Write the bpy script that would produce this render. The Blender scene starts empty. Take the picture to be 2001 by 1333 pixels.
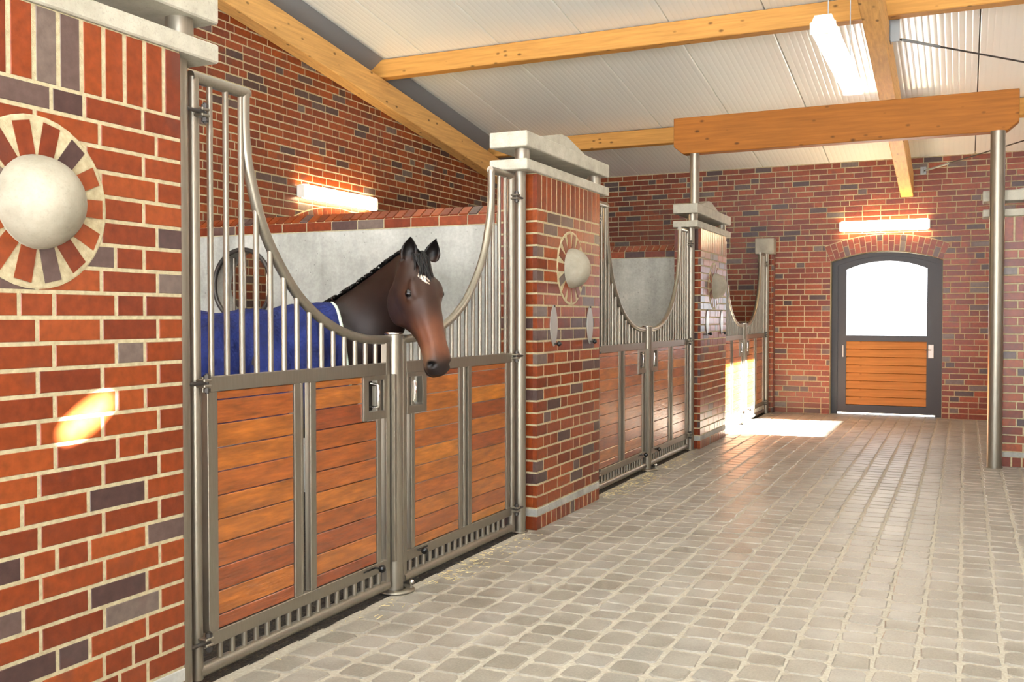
import bpy, math, random
import numpy as np
from mathutils import Vector, Matrix
random.seed(7)
rng = np.random.default_rng(7)
scene = bpy.context.scene
col = scene.collection

# ------------------------------------------------------------------ camera, sky, light, exposure
FPX, IW, IH = 1900.0, 2001.0, 1333.0
CAMZ, PITCH, YAW = 1.46, math.radians(1.402), math.radians(24.957)
cam_d = bpy.data.cameras.new('camera')
cam_d.sensor_fit = 'HORIZONTAL'; cam_d.sensor_width = 36.0; cam_d.lens = 36.0 * FPX / IW
cam_d.clip_start = 0.05; cam_d.clip_end = 300
cam = bpy.data.objects.new('camera', cam_d); col.objects.link(cam)
cam.location = (0, 0, CAMZ); cam.rotation_euler = (math.pi / 2 - PITCH, 0, YAW)
scene.camera = cam

world = bpy.data.worlds.new('sky'); scene.world = world; world.use_nodes = True
wn = world.node_tree.nodes; wn['Background'].inputs['Color'].default_value = (0.93, 0.98, 1.06, 1)
wn['Background'].inputs['Strength'].default_value = 4.7

SUN_DIR = Vector((-1.0, -0.12, -0.325)).normalized()
sun_d = bpy.data.lights.new('sun', 'SUN'); sun_d.energy = 260.0; sun_d.angle = math.radians(0.53); sun_d.color = (1.0, 0.96, 0.9)
sun = bpy.data.objects.new('sun', sun_d); col.objects.link(sun)
sun.location = (30, 15, 20); sun.rotation_euler = SUN_DIR.to_track_quat('-Z', 'Y').to_euler()

vs = scene.view_settings
vs.view_transform = 'Standard'; vs.look = 'None'; vs.gamma = 1.0; vs.use_curve_mapping = False
vs.exposure = 0.08
FILL_PANE_STRENGTH = 1.0
LAMP_STRENGTH = 34.0

def project(p):
    x, y, z = p[0], p[1], p[2] - CAMZ
    a = x * math.cos(YAW) + y * math.sin(YAW); b = -x * math.sin(YAW) + y * math.cos(YAW)
    fw = b * math.cos(PITCH) - z * math.sin(PITCH); up = b * math.sin(PITCH) + z * math.cos(PITCH)
    if fw < 0.1: return None
    return IW / 2 + FPX * a / fw, IH / 2 - FPX * up / fw, fw

# ------------------------------------------------------------------ materials
MAT = {}
def srgb(r, g, b):
    f = lambda c: (c / 255 / 12.92) if c / 255 <= 0.04045 else ((c / 255 + 0.055) / 1.055) ** 2.4
    return (f(r), f(g), f(b), 1)
class N:
    def __init__(s, name):
        m = bpy.data.materials.new(name); m.use_nodes = True; s.m = m; s.t = m.node_tree; s.t.nodes.clear()
        s.out = s.t.nodes.new('ShaderNodeOutputMaterial'); s.b = s.t.nodes.new('ShaderNodeBsdfPrincipled')
        s.t.links.new(s.b.outputs[0], s.out.inputs[0]); MAT[name] = m
    def n(s, typ, **kw):
        nd = s.t.nodes.new(typ)
        for k, v in kw.items():
            if k in nd.inputs: nd.inputs[k].default_value = v
            else: setattr(nd, k, v)
        return nd
    def l(s, a, b): s.t.links.new(a, b)
    def val(s, **kw):
        for k, v in kw.items(): s.b.inputs[k.replace('_', ' ')].default_value = v
        return s
    def noise(s, scale, detail=4, vec=None, rough=0.55):
        nd = s.n('ShaderNodeTexNoise'); nd.inputs['Scale'].default_value = scale; nd.inputs['Detail'].default_value = detail
        nd.inputs['Roughness'].default_value = rough
        if vec is not None: s.l(vec, nd.inputs['Vector'])
        return nd.outputs['Fac']
    def ramp(s, fac, stops):
        r = s.n('ShaderNodeValToRGB'); e = r.color_ramp.elements
        while len(e) < len(stops): e.new(0.5)
        for i, (p, c) in enumerate(stops): e[i].position = p; e[i].color = c
        s.l(fac, r.inputs[0]); return r.outputs[0]
    def mix(s, a, b, fac, mode='MIX'):
        m = s.n('ShaderNodeMix', data_type='RGBA', blend_type=mode)
        for v, i in ((fac, 0), (a, 6), (b, 7)):
            if hasattr(v, 'is_linked'): s.l(v, m.inputs[i])
            else: m.inputs[i].default_value = v
        return m.outputs[2]
    def bump(s, fac, strength, dist=0.01):
        b = s.n('ShaderNodeBump'); b.inputs['Strength'].default_value = strength; b.inputs['Distance'].default_value = dist
        s.l(fac, b.inputs['Height']); s.l(b.outputs[0], s.b.inputs['Normal'])
    def pos(s): return s.n('ShaderNodeNewGeometry').outputs['Position']
    def color(s, c):
        if hasattr(c, 'is_linked'): s.l(c, s.b.inputs['Base Color'])
        else: s.b.inputs['Base Color'].default_value = c
        return s
G = lambda v: (v, v, v, 1)

def brick_mat(name, attr):
    k = N(name); p = k.pos()
    base = k.n('ShaderNodeAttribute', attribute_name='col').outputs['Color'] if attr else k.n('ShaderNodeObjectInfo').outputs['Color']
    mott = k.ramp(k.noise(28, 5, p), [(0.25, G(0.72)), (0.75, G(1.22))])
    c = k.mix(base, mott, 1.0, 'MULTIPLY')
    scorch = k.ramp(k.noise(3.4, 2, p), [(0.60, G(0)), (0.74, G(0.75))])
    c = k.mix(c, srgb(82, 50, 42), scorch)
    k.color(c).val(Roughness=0.30, Specular_IOR_Level=0.36)
    k.bump(k.noise(160, 4, p), 0.15, 0.003)
brick_mat('brick', False); brick_mat('brick_far', True)

k = N('mortar'); p = k.pos()
k.color(k.ramp(k.noise(45, 5, p), [(0.3, srgb(156, 144, 112)), (0.7, srgb(184, 172, 138))])).val(Roughness=0.9); k.bump(k.noise(220, 3, p), 0.5, 0.004)
k = N('concrete'); p = k.pos()
c1 = k.ramp(k.noise(2.2, 6, p, 0.65), [(0.3, srgb(140, 140, 132)), (0.5, srgb(164, 164, 156)), (0.72, srgb(184, 183, 174))])
pits = k.n('ShaderNodeTexVoronoi'); pits.inputs['Scale'].default_value = 16; k.l(p, pits.inputs['Vector'])
pit = k.ramp(pits.outputs['Distance'], [(0.05, G(0.35)), (0.11, G(1))])
smp = k.n('ShaderNodeMapping'); smp.inputs['Scale'].default_value = (4, 4, 0.5); k.l(p, smp.inputs[0])
c1 = k.mix(c1, k.ramp(k.noise(1.3, 3, smp.outputs[0]), [(0.35, G(0.8)), (0.6, G(1.04))]), 1.0, 'MULTIPLY')
fine = k.ramp(k.noise(40, 5, p), [(0.3, G(0.88)), (0.7, G(1.08))])
k.color(k.mix(k.mix(c1, pit, 0.7, 'MULTIPLY'), fine, 1.0, 'MULTIPLY')).val(Roughness=0.72); k.bump(k.noise(60, 5, p), 0.2, 0.004)
k = N('cast_stone'); p = k.pos()
c1 = k.ramp(k.noise(9, 6, p, 0.6), [(0.3, srgb(152, 147, 131)), (0.7, srgb(178, 173, 157))])
fine = k.ramp(k.noise(120, 3, p), [(0.28, G(0.75)), (0.45, G(1.0))])
k.color(k.mix(c1, fine, 0.8, 'MULTIPLY')).val(Roughness=0.75); k.bump(k.noise(130, 4, p), 0.3, 0.003)
k = N('dome_stone'); p = k.pos()
k.color(k.mix(k.ramp(k.noise(9, 6, p, 0.6), [(0.3, srgb(130, 123, 106)), (0.7, srgb(158, 151, 134))]), k.ramp(k.noise(120, 3, p), [(0.28, G(0.85)), (0.45, G(1.0))]), 0.8, 'MULTIPLY')).val(Roughness=0.7); k.bump(k.noise(130, 4, p), 0.2, 0.003)
k = N('steel'); p = k.pos()
mp = k.n('ShaderNodeMapping'); mp.inputs['Scale'].default_value = (60, 60, 4); k.l(p, mp.inputs[0])
k.color(k.ramp(k.noise(3, 3, mp.outputs[0]), [(0.3, srgb(138, 131, 117)), (0.7, srgb(148, 141, 127))])).val(Metallic=0.8, Roughness=0.36)
N('chrome').color(srgb(225, 222, 215)).val(Metallic=1.0, Roughness=0.18)
N('dark_steel').color(srgb(70, 66, 62)).val(Metallic=0.6, Roughness=0.45)
N('galvanised').color(srgb(150, 155, 156)).val(Metallic=0.6, Roughness=0.5)
N('black_plastic').color(srgb(18, 18, 18)).val(Roughness=0.25)
N('recess').color(srgb(58, 54, 47)).val(Roughness=0.6)

k = N('plank')       # varnished hardwood boards, tone per board
oi = k.n('ShaderNodeObjectInfo'); tc = k.n('ShaderNodeTexCoord')
off = k.n('ShaderNodeVectorMath', operation='SCALE'); off.inputs[0].default_value = (7, 13, 5); k.l(oi.outputs['Random'], off.inputs['Scale'])
add = k.n('ShaderNodeVectorMath', operation='ADD'); k.l(tc.outputs['Object'], add.inputs[0]); k.l(off.outputs[0], add.inputs[1])
mp = k.n('ShaderNodeMapping'); mp.inputs['Scale'].default_value = (20, 3.0, 24); k.l(add.outputs[0], mp.inputs[0])
g = k.ramp(k.noise(2.2, 6, mp.outputs[0], 0.62), [(0.3, G(0.62)), (0.52, G(0.98)), (0.7, G(1.3))])
mp2 = k.n('ShaderNodeMapping'); mp2.inputs['Scale'].default_value = (3, 1.6, 6); k.l(add.outputs[0], mp2.inputs[0])
g2 = k.ramp(k.noise(3, 2, mp2.outputs[0]), [(0.35, G(0.8)), (0.65, G(1.15))])
k.color(k.mix(k.mix(oi.outputs['Color'], g, 1.0, 'MULTIPLY'), g2, 1.0, 'MULTIPLY')).val(Roughness=0.34, Coat_Weight=1.0, Coat_Roughness=0.2)
k.bump(k.noise(3, 5, mp.outputs[0]), 0.35, 0.006)
bn = [n_ for n_ in k.t.nodes if n_.type == 'BUMP'][0]; k.l(bn.outputs[0], k.b.inputs['Coat Normal'])
def beam_mat(name, sc, c):
    k = N(name); tc = k.n('ShaderNodeTexCoord').outputs['Object']
    mp = k.n('ShaderNodeMapping'); mp.inputs['Scale'].default_value = sc; k.l(tc, mp.inputs[0])
    g = k.ramp(k.noise(1.6, 5, mp.outputs[0], 0.6), [(0.3, G(0.78)), (0.7, G(1.12))])
    s2 = tuple((1.0 if v > 5 else 0.55) for v in sc)
    mp2 = k.n('ShaderNodeMapping'); mp2.inputs['Scale'].default_value = s2; k.l(tc, mp2.inputs[0])
    vo = k.n('ShaderNodeTexVoronoi'); vo.inputs['Scale'].default_value = 8.5; k.l(mp2.outputs[0], vo.inputs['Vector'])
    kn = k.ramp(vo.outputs['Distance'], [(0.07, G(0.25)), (0.16, G(1.0))])
    k.color(k.mix(k.mix(c, g, 1.0, 'MULTIPLY'), kn, 0.9, 'MULTIPLY')).val(Roughness=0.6, Specular_IOR_Level=0.2)
beam_mat('beam_x', (1.2, 22, 22), srgb(192, 140, 72)); beam_mat('beam_y', (22, 1.2, 22), srgb(204, 156, 92))
beam_mat('door_board', (1.2, 22, 22), srgb(178, 120, 62)); beam_mat('beam_tie', (1.2, 22, 22), srgb(148, 90, 28))

N('ceiling_white').color(srgb(242, 246, 240)).val(Roughness=0.2)
N('seam').color(srgb(70, 66, 60)).val(Roughness=0.8)
N('grey_strip').color(srgb(132, 132, 132)).val(Roughness=0.5, Metallic=0.2)
k = N('sand'); p = k.pos()
k.color(k.ramp(k.noise(70, 5, p), [(0.3, srgb(154, 146, 130)), (0.7, srgb(180, 173, 157))])).val(Roughness=0.95); k.bump(k.noise(300, 3, p), 0.5, 0.003)
def paver_mat(name, attr):
    k = N(name); p = k.pos()
    base = k.n('ShaderNodeAttribute', attribute_name='col').outputs['Color'] if attr else k.n('ShaderNodeObjectInfo').outputs['Color']
    m1 = k.ramp(k.noise(90, 5, p, 0.65), [(0.3, G(0.8)), (0.7, G(1.16))])
    c = k.mix(base, m1, 1.0, 'MULTIPLY')
    dust = k.ramp(k.noise(2.6, 4, p), [(0.45, G(0)), (0.72, G(0.6))])
    c = k.mix(c, srgb(168, 163, 153), dust)
    k.color(c).val(Roughness=0.40, Specular_IOR_Level=0.5); k.bump(k.noise(140, 5, p), 0.25, 0.004)
paver_mat('paver', False); paver_mat('paver_far', True)
k = N('bedding'); p = k.pos()
k.color(k.ramp(k.noise(60, 5, p, 0.7), [(0.35, srgb(22, 19, 15)), (0.6, srgb(62, 54, 42)), (0.75, srgb(140, 124, 96))])).val(Roughness=1.0); k.bump(k.noise(80, 4, p), 1.0, 0.02)
N('straw').color(srgb(214, 196, 140)).val(Roughness=0.8)
N('white_metal').color(srgb(225, 222, 212)).val(Roughness=0.4)
N('name_plate').color(srgb(172, 170, 163)).val(Metallic=0.5, Roughness=0.35)
N('door_paint').color(srgb(50, 49, 50)).val(Roughness=0.42)
N('lock_plate').color(srgb(196, 192, 184)).val(Metallic=0.5, Roughness=0.4)
k = N('ground_outside'); p = k.pos(); k.color(k.ramp(k.noise(3, 4, p), [(0.3, srgb(216, 217, 218)), (0.7, srgb(230, 231, 232))])).val(Roughness=0.9)
def emit(name, c, s):
    k = N(name); k.color(G(0.8)).val(Emission_Strength=s, Roughness=0.4); k.b.inputs['Emission Color'].default_value = c
emit('tube_warm', (1.0, 0.78, 0.46, 1), LAMP_STRENGTH); emit('tube_white', (1.0, 0.95, 0.86, 1), LAMP_STRENGTH * 0.6)
emit('fill_pane', (1.0, 0.98, 0.94, 1), FILL_PANE_STRENGTH)  # glowing panes added out of view as daylight fill from the right
k = N('glass'); k.t.nodes.remove(k.b)
tr = k.n('ShaderNodeBsdfTransparent'); gl = k.n('ShaderNodeBsdfGlossy'); gl.inputs['Roughness'].default_value = 0.02
fr = k.n('ShaderNodeFresnel'); mx = k.n('ShaderNodeMixShader')
k.l(fr.outputs[0], mx.inputs[0]); k.l(tr.outputs[0], mx.inputs[1]); k.l(gl.outputs[0], mx.inputs[2]); k.l(mx.outputs[0], k.out.inputs[0])
k = N('horse_coat'); at = k.n('ShaderNodeAttribute', attribute_name='col').outputs['Color']; tc = k.n('ShaderNodeTexCoord').outputs['Object']
mo = k.ramp(k.noise(14, 5, tc), [(0.3, G(0.8)), (0.7, G(1.2))])
k.color(k.mix(at, mo, 1.0, 'MULTIPLY')).val(Roughness=0.45, Specular_IOR_Level=0.28); k.bump(k.noise(240, 3, tc), 0.15, 0.003)
N('horse_hair').color(srgb(16, 12, 10)).val(Roughness=0.5, Specular_IOR_Level=0.3)
N('eye_ball').color(srgb(14, 8, 6)).val(Roughness=0.08, Specular_IOR_Level=0.4)
k = N('blanket_blue'); tc = k.n('ShaderNodeTexCoord').outputs['Object']
k.color(k.ramp(k.noise(7, 4, tc), [(0.3, srgb(12, 20, 62)), (0.7, srgb(24, 38, 98))])).val(Roughness=0.7, Specular_IOR_Level=0.2); k.bump(k.noise(9, 3, tc), 0.8, 0.05)
N('piping').color(srgb(190, 204, 186)).val(Roughness=0.6)

# ------------------------------------------------------------------ object helpers
def tag(o, label=None, cat=None, group=None, kind=None):
    if label: o['label'] = label
    if cat: o['category'] = cat
    if group: o['group'] = group
    if kind: o['kind'] = kind
    return o
def link(o, parent=None):
    col.objects.link(o)
    if parent is not None: o.parent = parent
    return o
def empty(name, loc=(0, 0, 0), parent=None):
    o = bpy.data.objects.new(name, None); o.empty_display_size = 0.1; o.location = loc; return link(o, parent)
class MB:
    """collects shapes into one mesh"""
    def __init__(s): s.v = []; s.f = []; s.sm = []
    def add(s, vs_, fs_, smooth=False):
        o = len(s.v); s.v += [tuple(map(float, q)) for q in vs_]; s.f += [tuple(i + o for i in q) for q in fs_]; s.sm += [smooth] * len(fs_); return s
    def box(s, a, b):
        x0, y0, z0 = (min(a[i], b[i]) for i in range(3)); x1, y1, z1 = (max(a[i], b[i]) for i in range(3))
        return s.add([(x0,y0,z0),(x1,y0,z0),(x1,y1,z0),(x0,y1,z0),(x0,y0,z1),(x1,y0,z1),(x1,y1,z1),(x0,y1,z1)],
                     [(0,3,2,1),(4,5,6,7),(0,1,5,4),(1,2,6,5),(2,3,7,6),(3,0,4,7)])
    def bbox(s, a, b, c=0.003):
        """chamfered box"""
        lo = [min(a[i], b[i]) for i in range(3)]; hi = [max(a[i], b[i]) for i in range(3)]
        c = min(c, *(0.45 * (hi[i] - lo[i]) for i in range(3)))
        vs_ = []; idx = {}
        for sx in (0, 1):
            for sy in (0, 1):
                for sz in (0, 1):
                    sg = (sx, sy, sz)
                    for ax in range(3):
                        q = [(hi[i] if sg[i] else lo[i]) for i in range(3)]
                        for i in range(3):
                            if i != ax: q[i] += -c if sg[i] else c
                        idx[sg + (ax,)] = len(vs_); vs_.append(q)
        fs_ = []
        for ax in range(3):
            o1, o2 = [(1, 2), (2, 0), (0, 1)][ax]
            for sd in (0, 1):
                loop = []
                for d1, d2 in ((0, 0), (1, 0), (1, 1), (0, 1)):
                    g = [0, 0, 0]; g[ax] = sd; g[o1] = d1; g[o2] = d2; loop.append(idx[tuple(g) + (ax,)])
                fs_.append(tuple(loop if sd else loop[::-1]))
            for s1 in (0, 1):
                for s2 in (0, 1):
                    g0 = [0, 0, 0]; g1 = [0, 0, 0]; g0[o1] = g1[o1] = s1; g0[o2] = g1[o2] = s2; g1[ax] = 1
                    q = [idx[tuple(g0) + (o1,)], idx[tuple(g1) + (o1,)], idx[tuple(g1) + (o2,)], idx[tuple(g0) + (o2,)]]
                    fs_.append(tuple(q if (s1 == s2) else q[::-1]))
        for sx in (0, 1):
            for sy in (0, 1):
                for sz in (0, 1):
                    q = [idx[(sx, sy, sz, 0)], idx[(sx, sy, sz, 1)], idx[(sx, sy, sz, 2)]]
                    fs_.append(tuple(q if (sx + sy + sz) % 2 else q[::-1]))
        return s.add(vs_, fs_)
    def tube(s, pts, r, seg=12, caps=True, smooth=True):
        pts = [Vector(q) for q in pts]; n = len(pts); rs = r if hasattr(r, '__len__') else [r] * n
        tang = [(pts[min(i + 1, n - 1)] - pts[max(i - 1, 0)]).normalized() for i in range(n)]
        ref = Vector((1, 0, 0)) if abs(tang[0].x) < 0.8 else Vector((0, 1, 0))
        u = tang[0].cross(ref).normalized(); vs_ = []
        for i in range(n):
            u = (u - tang[i] * u.dot(tang[i])).normalized(); w = tang[i].cross(u)
            for j in range(seg):
                a = 2 * math.pi * j / seg; vs_.append(pts[i] + (u * math.cos(a) + w * math.sin(a)) * rs[i])
        fs_ = [(i * seg + j, i * seg + (j + 1) % seg, (i + 1) * seg + (j + 1) % seg, (i + 1) * seg + j) for i in range(n - 1) for j in range(seg)]
        s.add(vs_, fs_, smooth)
        if caps: s.add(vs_[:seg], [tuple(range(seg))[::-1]]); s.add(vs_[-seg:], [tuple(range(seg))])
        return s
    def lathe(s, c, prof, seg=20, ax=(0, 0, 1), smooth=True):
        ax = Vector(ax).normalized(); ref = Vector((1, 0, 0)) if abs(ax.x) < 0.8 else Vector((0, 1, 0))
        u = ax.cross(ref).normalized(); w = ax.cross(u); c = Vector(c); vs_ = []
        for (r, h) in prof:
            for j in range(seg):
                a = 2 * math.pi * j / seg; vs_.append(c + ax * h + (u * math.cos(a) + w * math.sin(a)) * max(r, 1e-5))
        fs_ = [(i * seg + j, i * seg + (j + 1) % seg, (i + 1) * seg + (j + 1) % seg, (i + 1) * seg + j) for i in range(len(prof) - 1) for j in range(seg)]
        return s.add(vs_, fs_, smooth)
    def sphere(s, c, r, seg=16, rings=10, ax=(0, 0, 1), scale=(1, 1, 1)):
        return s.lathe(c, [(r * math.sin(math.pi * i / rings), -r * math.cos(math.pi * i / rings)) for i in range(rings + 1)], seg, ax)
    def prism(s, poly, off, smooth=False):
        """poly: list of 3-D points (planar), extruded by off"""
        n = len(poly); off = Vector(off); a = [Vector(q) for q in poly]; b = [q + off for q in a]
        return s.add(a + b, [tuple(range(n))[::-1], tuple(range(n, 2 * n))] + [(i, (i + 1) % n, n + (i + 1) % n, n + i) for i in range(n)], smooth)
    def mesh(s, name, mat):
        m = bpy.data.meshes.new(name); m.from_pydata(s.v, [], s.f); m.materials.append(MAT[mat])
        m.polygons.foreach_set('use_smooth', s.sm); m.update(); return m
    def obj(s, name, mat, parent=None, loc=(0, 0, 0)):
        """vertices in world space (or the parent's local space); origin moved to the middle of the mesh"""
        a = np.array(s.v); c = (a.min(0) + a.max(0)) / 2
        s.v = [tuple(q - c) for q in a]
        o = bpy.data.objects.new(name, s.mesh(name, mat)); o.location = Vector(c) + Vector(loc); return link(o, parent)
def fix_normals(o):
    import bmesh
    bm = bmesh.new(); bm.from_mesh(o.data); bmesh.ops.recalc_face_normals(bm, faces=bm.faces); bm.to_mesh(o.data); bm.free(); return o
def copy_tree(o, dloc=(0, 0, 0), parent=None):
    c = o.copy(); col.objects.link(c); c.parent = parent
    if parent is None: c.location = Vector(o.location) + Vector(dloc)
    for ch in o.children: copy_tree(ch, (0, 0, 0), c)
    return c

# ------------------------------------------------------------------ bricks
REDS = [srgb(128, 58, 23), srgb(120, 52, 21), srgb(136, 64, 27), srgb(112, 48, 22), srgb(124, 55, 23), srgb(105, 44, 21)]
DARKS = [srgb(88, 70, 64), srgb(76, 58, 54), srgb(102, 88, 80), srgb(70, 50, 46)]
def brick_color(dark=0.15):
    return random.choice(DARKS) if random.random() < dark else random.choice(REDS)
BRICK_CACHE = {}
def brick_geo(w, h, d, c=0.002):
    x, y = w / 2, h / 2
    v = [(-x,-y,0),(x,-y,0),(x,y,0),(-x,y,0),(-x,-y,d-c),(x,-y,d-c),(x,y,d-c),(-x,y,d-c),(-x+c,-y+c,d),(x-c,-y+c,d),(x-c,y-c,d),(-x+c,y-c,d)]
    f = [(0,1,5,4),(1,2,6,5),(2,3,7,6),(3,0,4,7),(4,5,9,8),(5,6,10,9),(6,7,11,10),(7,4,8,11),(8,9,10,11)]
    return v, f
def brick_mesh(w, h, d, mat='brick', c=0.002):
    key = (round(w, 3), round(h, 3), round(d, 3), mat)
    if key not in BRICK_CACHE:
        v, f = brick_geo(key[0], key[1], key[2], c); m = bpy.data.meshes.new('brick'); m.from_pydata(v, [], f); m.materials.append(MAT[mat]); BRICK_CACHE[key] = m
    return BRICK_CACHE[key]
def frame(u, v):
    u = Vector(u).normalized(); v = Vector(v).normalized(); w = u.cross(v)
    return Matrix((u, v, w)).transposed()
def place_brick(parent, ploc, centre, R, w, h, d, color, name='brick', mat='brick'):
    o = bpy.data.objects.new(name, brick_mesh(w, h, d, mat)); o.location = Vector(centre) - Vector(ploc)
    o.rotation_euler = R.to_euler(); o.color = color; return link(o, parent)
def joined_pieces(name, items, mat, parent, geo=brick_geo, off=(0, 0, 0)):
    """items: (centre, R, w, h, d, color): real pieces joined into one stuff part"""
    V = []; F = []; C = []
    for (c, R, w, h, d, colr) in items:
        v, f = geo(w, h, d); o = len(V); A = np.array(v) @ np.array(R).T + np.array(c)
        V += A.tolist(); F += [tuple(i + o for i in q) for q in f]; C += list(colr) * len(v)
    m = bpy.data.meshes.new(name); m.from_pydata(V, [], F); m.materials.append(MAT[mat])
    at = m.attributes.new('col', 'FLOAT_COLOR', 'POINT'); at.data.foreach_set('color', C)
    o = bpy.data.objects.new(name, m); o['kind'] = 'stuff'; o.location = off; return link(o, parent)
def wild_row(L, r):
    """lengths of a course in a mixed bond: list of (u0, u1)"""
    out = []; u = -random.choice([0.0, 0.06, 0.125, 0.19])
    while u < L:
        w = 0.115 if random.random() < 0.2 else 0.24
        a, b = max(u, 0), min(u + w, L)
        if b - a > 0.03: out.append((a, b))
        u += w + 0.012
    return out
BD = 0.030       # depth of a facing brick
def wall_of_bricks(parent, origin, u, normal, L, H, seen, pitch=0.0818, dark=0.14, cut=None, zbase=0.0, best=300):
    """facing bricks of a wall; 'seen' tells whether a brick's projected place lies in the visible field"""
    R = frame(u, (0, 0, 1)); u = Vector(u); origin = Vector(origin); items = []
    rows = int(math.ceil(H / pitch))
    for r in range(rows):
        z = zbase + r * pitch + pitch / 2
        for (a, b) in wild_row(L, r):
            segs = [(a, b)] if cut is None else cut(a, b, z)
            for (a2, b2) in segs:
                if b2 - a2 < 0.03: continue
                c = origin + u * ((a2 + b2) / 2) + Vector((0, 0, z))
                items.append((c, R, b2 - a2, pitch - 0.0135, BD, brick_color(dark)))
    score = []
    for i, it in enumerate(items):
        q = project(it[0])
        if q and seen(q[0], q[1], it[0]): score.append((1.0 / q[2] * (it[2] ** 0.5), i))
    score.sort(reverse=True); top = set(i for _, i in score[:best])
    for i in sorted(top):
        c, R_, w, h, d, cc = items[i]; place_brick(parent, parent.location, c, R_, round(w, 2), h, d, cc)
    joined_pieces('brick_courses', [it for i, it in enumerate(items) if i not in top], 'brick_far', parent, off=-Vector(parent.location))

# ------------------------------------------------------------------ the building
YB, XL, XR, YN = 15.25, -6.55, 4.6, -3.0       # back wall, left wall, right wall, near (open) end
EAVE, SLOPE = 3.77, 0.15
roof = lambda y: EAVE + SLOPE * (YB - y)
PC = [2.14, 6.70, 11.23]                        # centres of the brick pilasters along the aisle
XP = -2.64                                      # their face
XG = -2.75                                      # plane of the gates

def arch(a, spring, rise):
    rad = (a * a + rise * rise) / (2 * rise); zc = spring + rise - rad
    return (lambda x: zc + math.sqrt(max(rad * rad - x * x, 0)) if abs(x) <= a else spring), rad, zc

def strip_wall(name, cols, lo_hi, thick, to3, mat):
    """wall body from columns: cols = list of u, lo_hi(u) = list of (z0, z1) at u; joined column by column"""
    mb = MB()
    for u0, u1 in zip(cols[:-1], cols[1:]):
        e = 1e-5
        A = lo_hi(u0 + e); B = lo_hi(u1 - e)
        for (a0, a1), (b0, b1) in zip(A, B):
            v = [to3(u0, a0, 0), to3(u1, b0, 0), to3(u1, b1, 0), to3(u0, a1, 0), to3(u0, a0, thick), to3(u1, b0, thick), to3(u1, b1, thick), to3(u0, a1, thick)]
            mb.add(v, [(0,1,2,3),(7,6,5,4),(0,4,5,1),(3,2,6,7),(0,3,7,4),(1,5,6,2)])
    return mb.obj(name, mat)

# floor
mb = MB(); mb.box((-2.72, YN, -0.25), (XR, YB + 0.5, -0.003)); floor = tag(mb.obj('floor', 'sand'), kind='structure')
def paver_geo(w, h, d):
    j = lambda: random.uniform(-0.006, 0.006); c = 0.018; x, y = w / 2, h / 2; v = []
    for (r, z) in ((0.0, 0.0), (0.0, d - 0.006), (0.009, d)):
        for sx, sy in ((-1, -1), (1, -1), (1, 1), (-1, 1)):
            kx, ky = sx * (x - r), sy * (y - r)
            p1, p2 = (kx - sx * c, ky), (kx, ky - sy * c)
            for q in ((p1, p2) if sx * sy < 0 else (p2, p1)): v.append((q[0], q[1], z))
    order = [1, 0, 2, 3, 5, 4, 6, 7]
    jit = [(j(), j()) for _ in range(8)]
    v = [(v[i][0] + jit[i % 8][0], v[i][1] + jit[i % 8][1], v[i][2]) for i in range(24)]
    # ring order around the stone
    ring = sorted(range(8), key=lambda i: math.atan2(v[i][1] / h, v[i][0] / w))
    f = [tuple(16 + i for i in ring)]
    for lv in (0, 8):
        for a in range(8):
            p_, q_ = ring[a], ring[(a + 1) % 8]; f.append((lv + p_, lv + q_, lv + 8 + q_, lv + 8 + p_))
    return v, f
PAV = [srgb(139, 133, 121), srgb(134, 128, 116), srgb(143, 137, 125), srgb(131, 125, 113), srgb(138, 133, 123), srgb(141, 135, 123)]
pav_var = {}
for L_ in (0.12, 0.15, 0.18):
    for q in range(4):
        v, f = paver_geo(0.154, L_, 0.012); m = bpy.data.meshes.new('paving_stone'); m.from_pydata(v, [], f); m.materials.append(MAT['paver']); pav_var[(L_, q)] = m
items = []; x = -2.66
while x < XR - 0.08:
    y = YN + random.uniform(0, 0.06)
    while y < YB + 0.28:
        L_ = random.choice([0.12, 0.15, 0.15, 0.15, 0.18, 0.18])
        items.append((x + 0.0825, y + L_ / 2, L_)); y += L_ + 0.012
    x += 0.166
def floor_seen(x, y):
    if y > YB or (y > 10.5 and x > 0.3): return False
    q = project((x, y, 0))
    return q and 330 < q[0] < IW + 30 and q[1] < IH + 30
sc_ = sorted([(1 / math.hypot(x, y), i) for i, (x, y, L_) in enumerate(items) if floor_seen(x, y)], reverse=True)
top = set(i for _, i in sc_[:300]); rest = []
for i, (x, y, L_) in enumerate(items):
    # nothing to pave under the brick piers
    if any(abs(y - c) < 0.64 and x < XP for c in PC): continue
    z = -0.011 + random.uniform(-0.0015, 0.0015); cc = random.choice(PAV)
    if i in top:
        o = bpy.data.objects.new('paving_stone', pav_var[(L_, random.randrange(4))]); o.location = Vector((x, y, z)) - floor.location; o.color = cc
        o.rotation_euler = (0, 0, random.choice([0, math.pi]) + random.uniform(-0.012, 0.012)); link(o, floor)
    else: rest.append((Vector((x, y, z)) - floor.location, Matrix.Identity(3), 0.154, L_, 0.012, cc))
joined_pieces('paving_field', rest, 'paver_far', floor, paver_geo)
# ground outside
mb = MB(); mb.box((-40, YB + 0.5, -0.3), (40, 60, -0.03)); tag(mb.obj('ground_outside', 'ground_outside'), kind='structure')
mb = MB(); mb.box((-40, -30, -0.3), (40, YN, -0.03)); tag(mb.obj('ground_near_entrance', 'ground_outside'), kind='structure')

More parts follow.
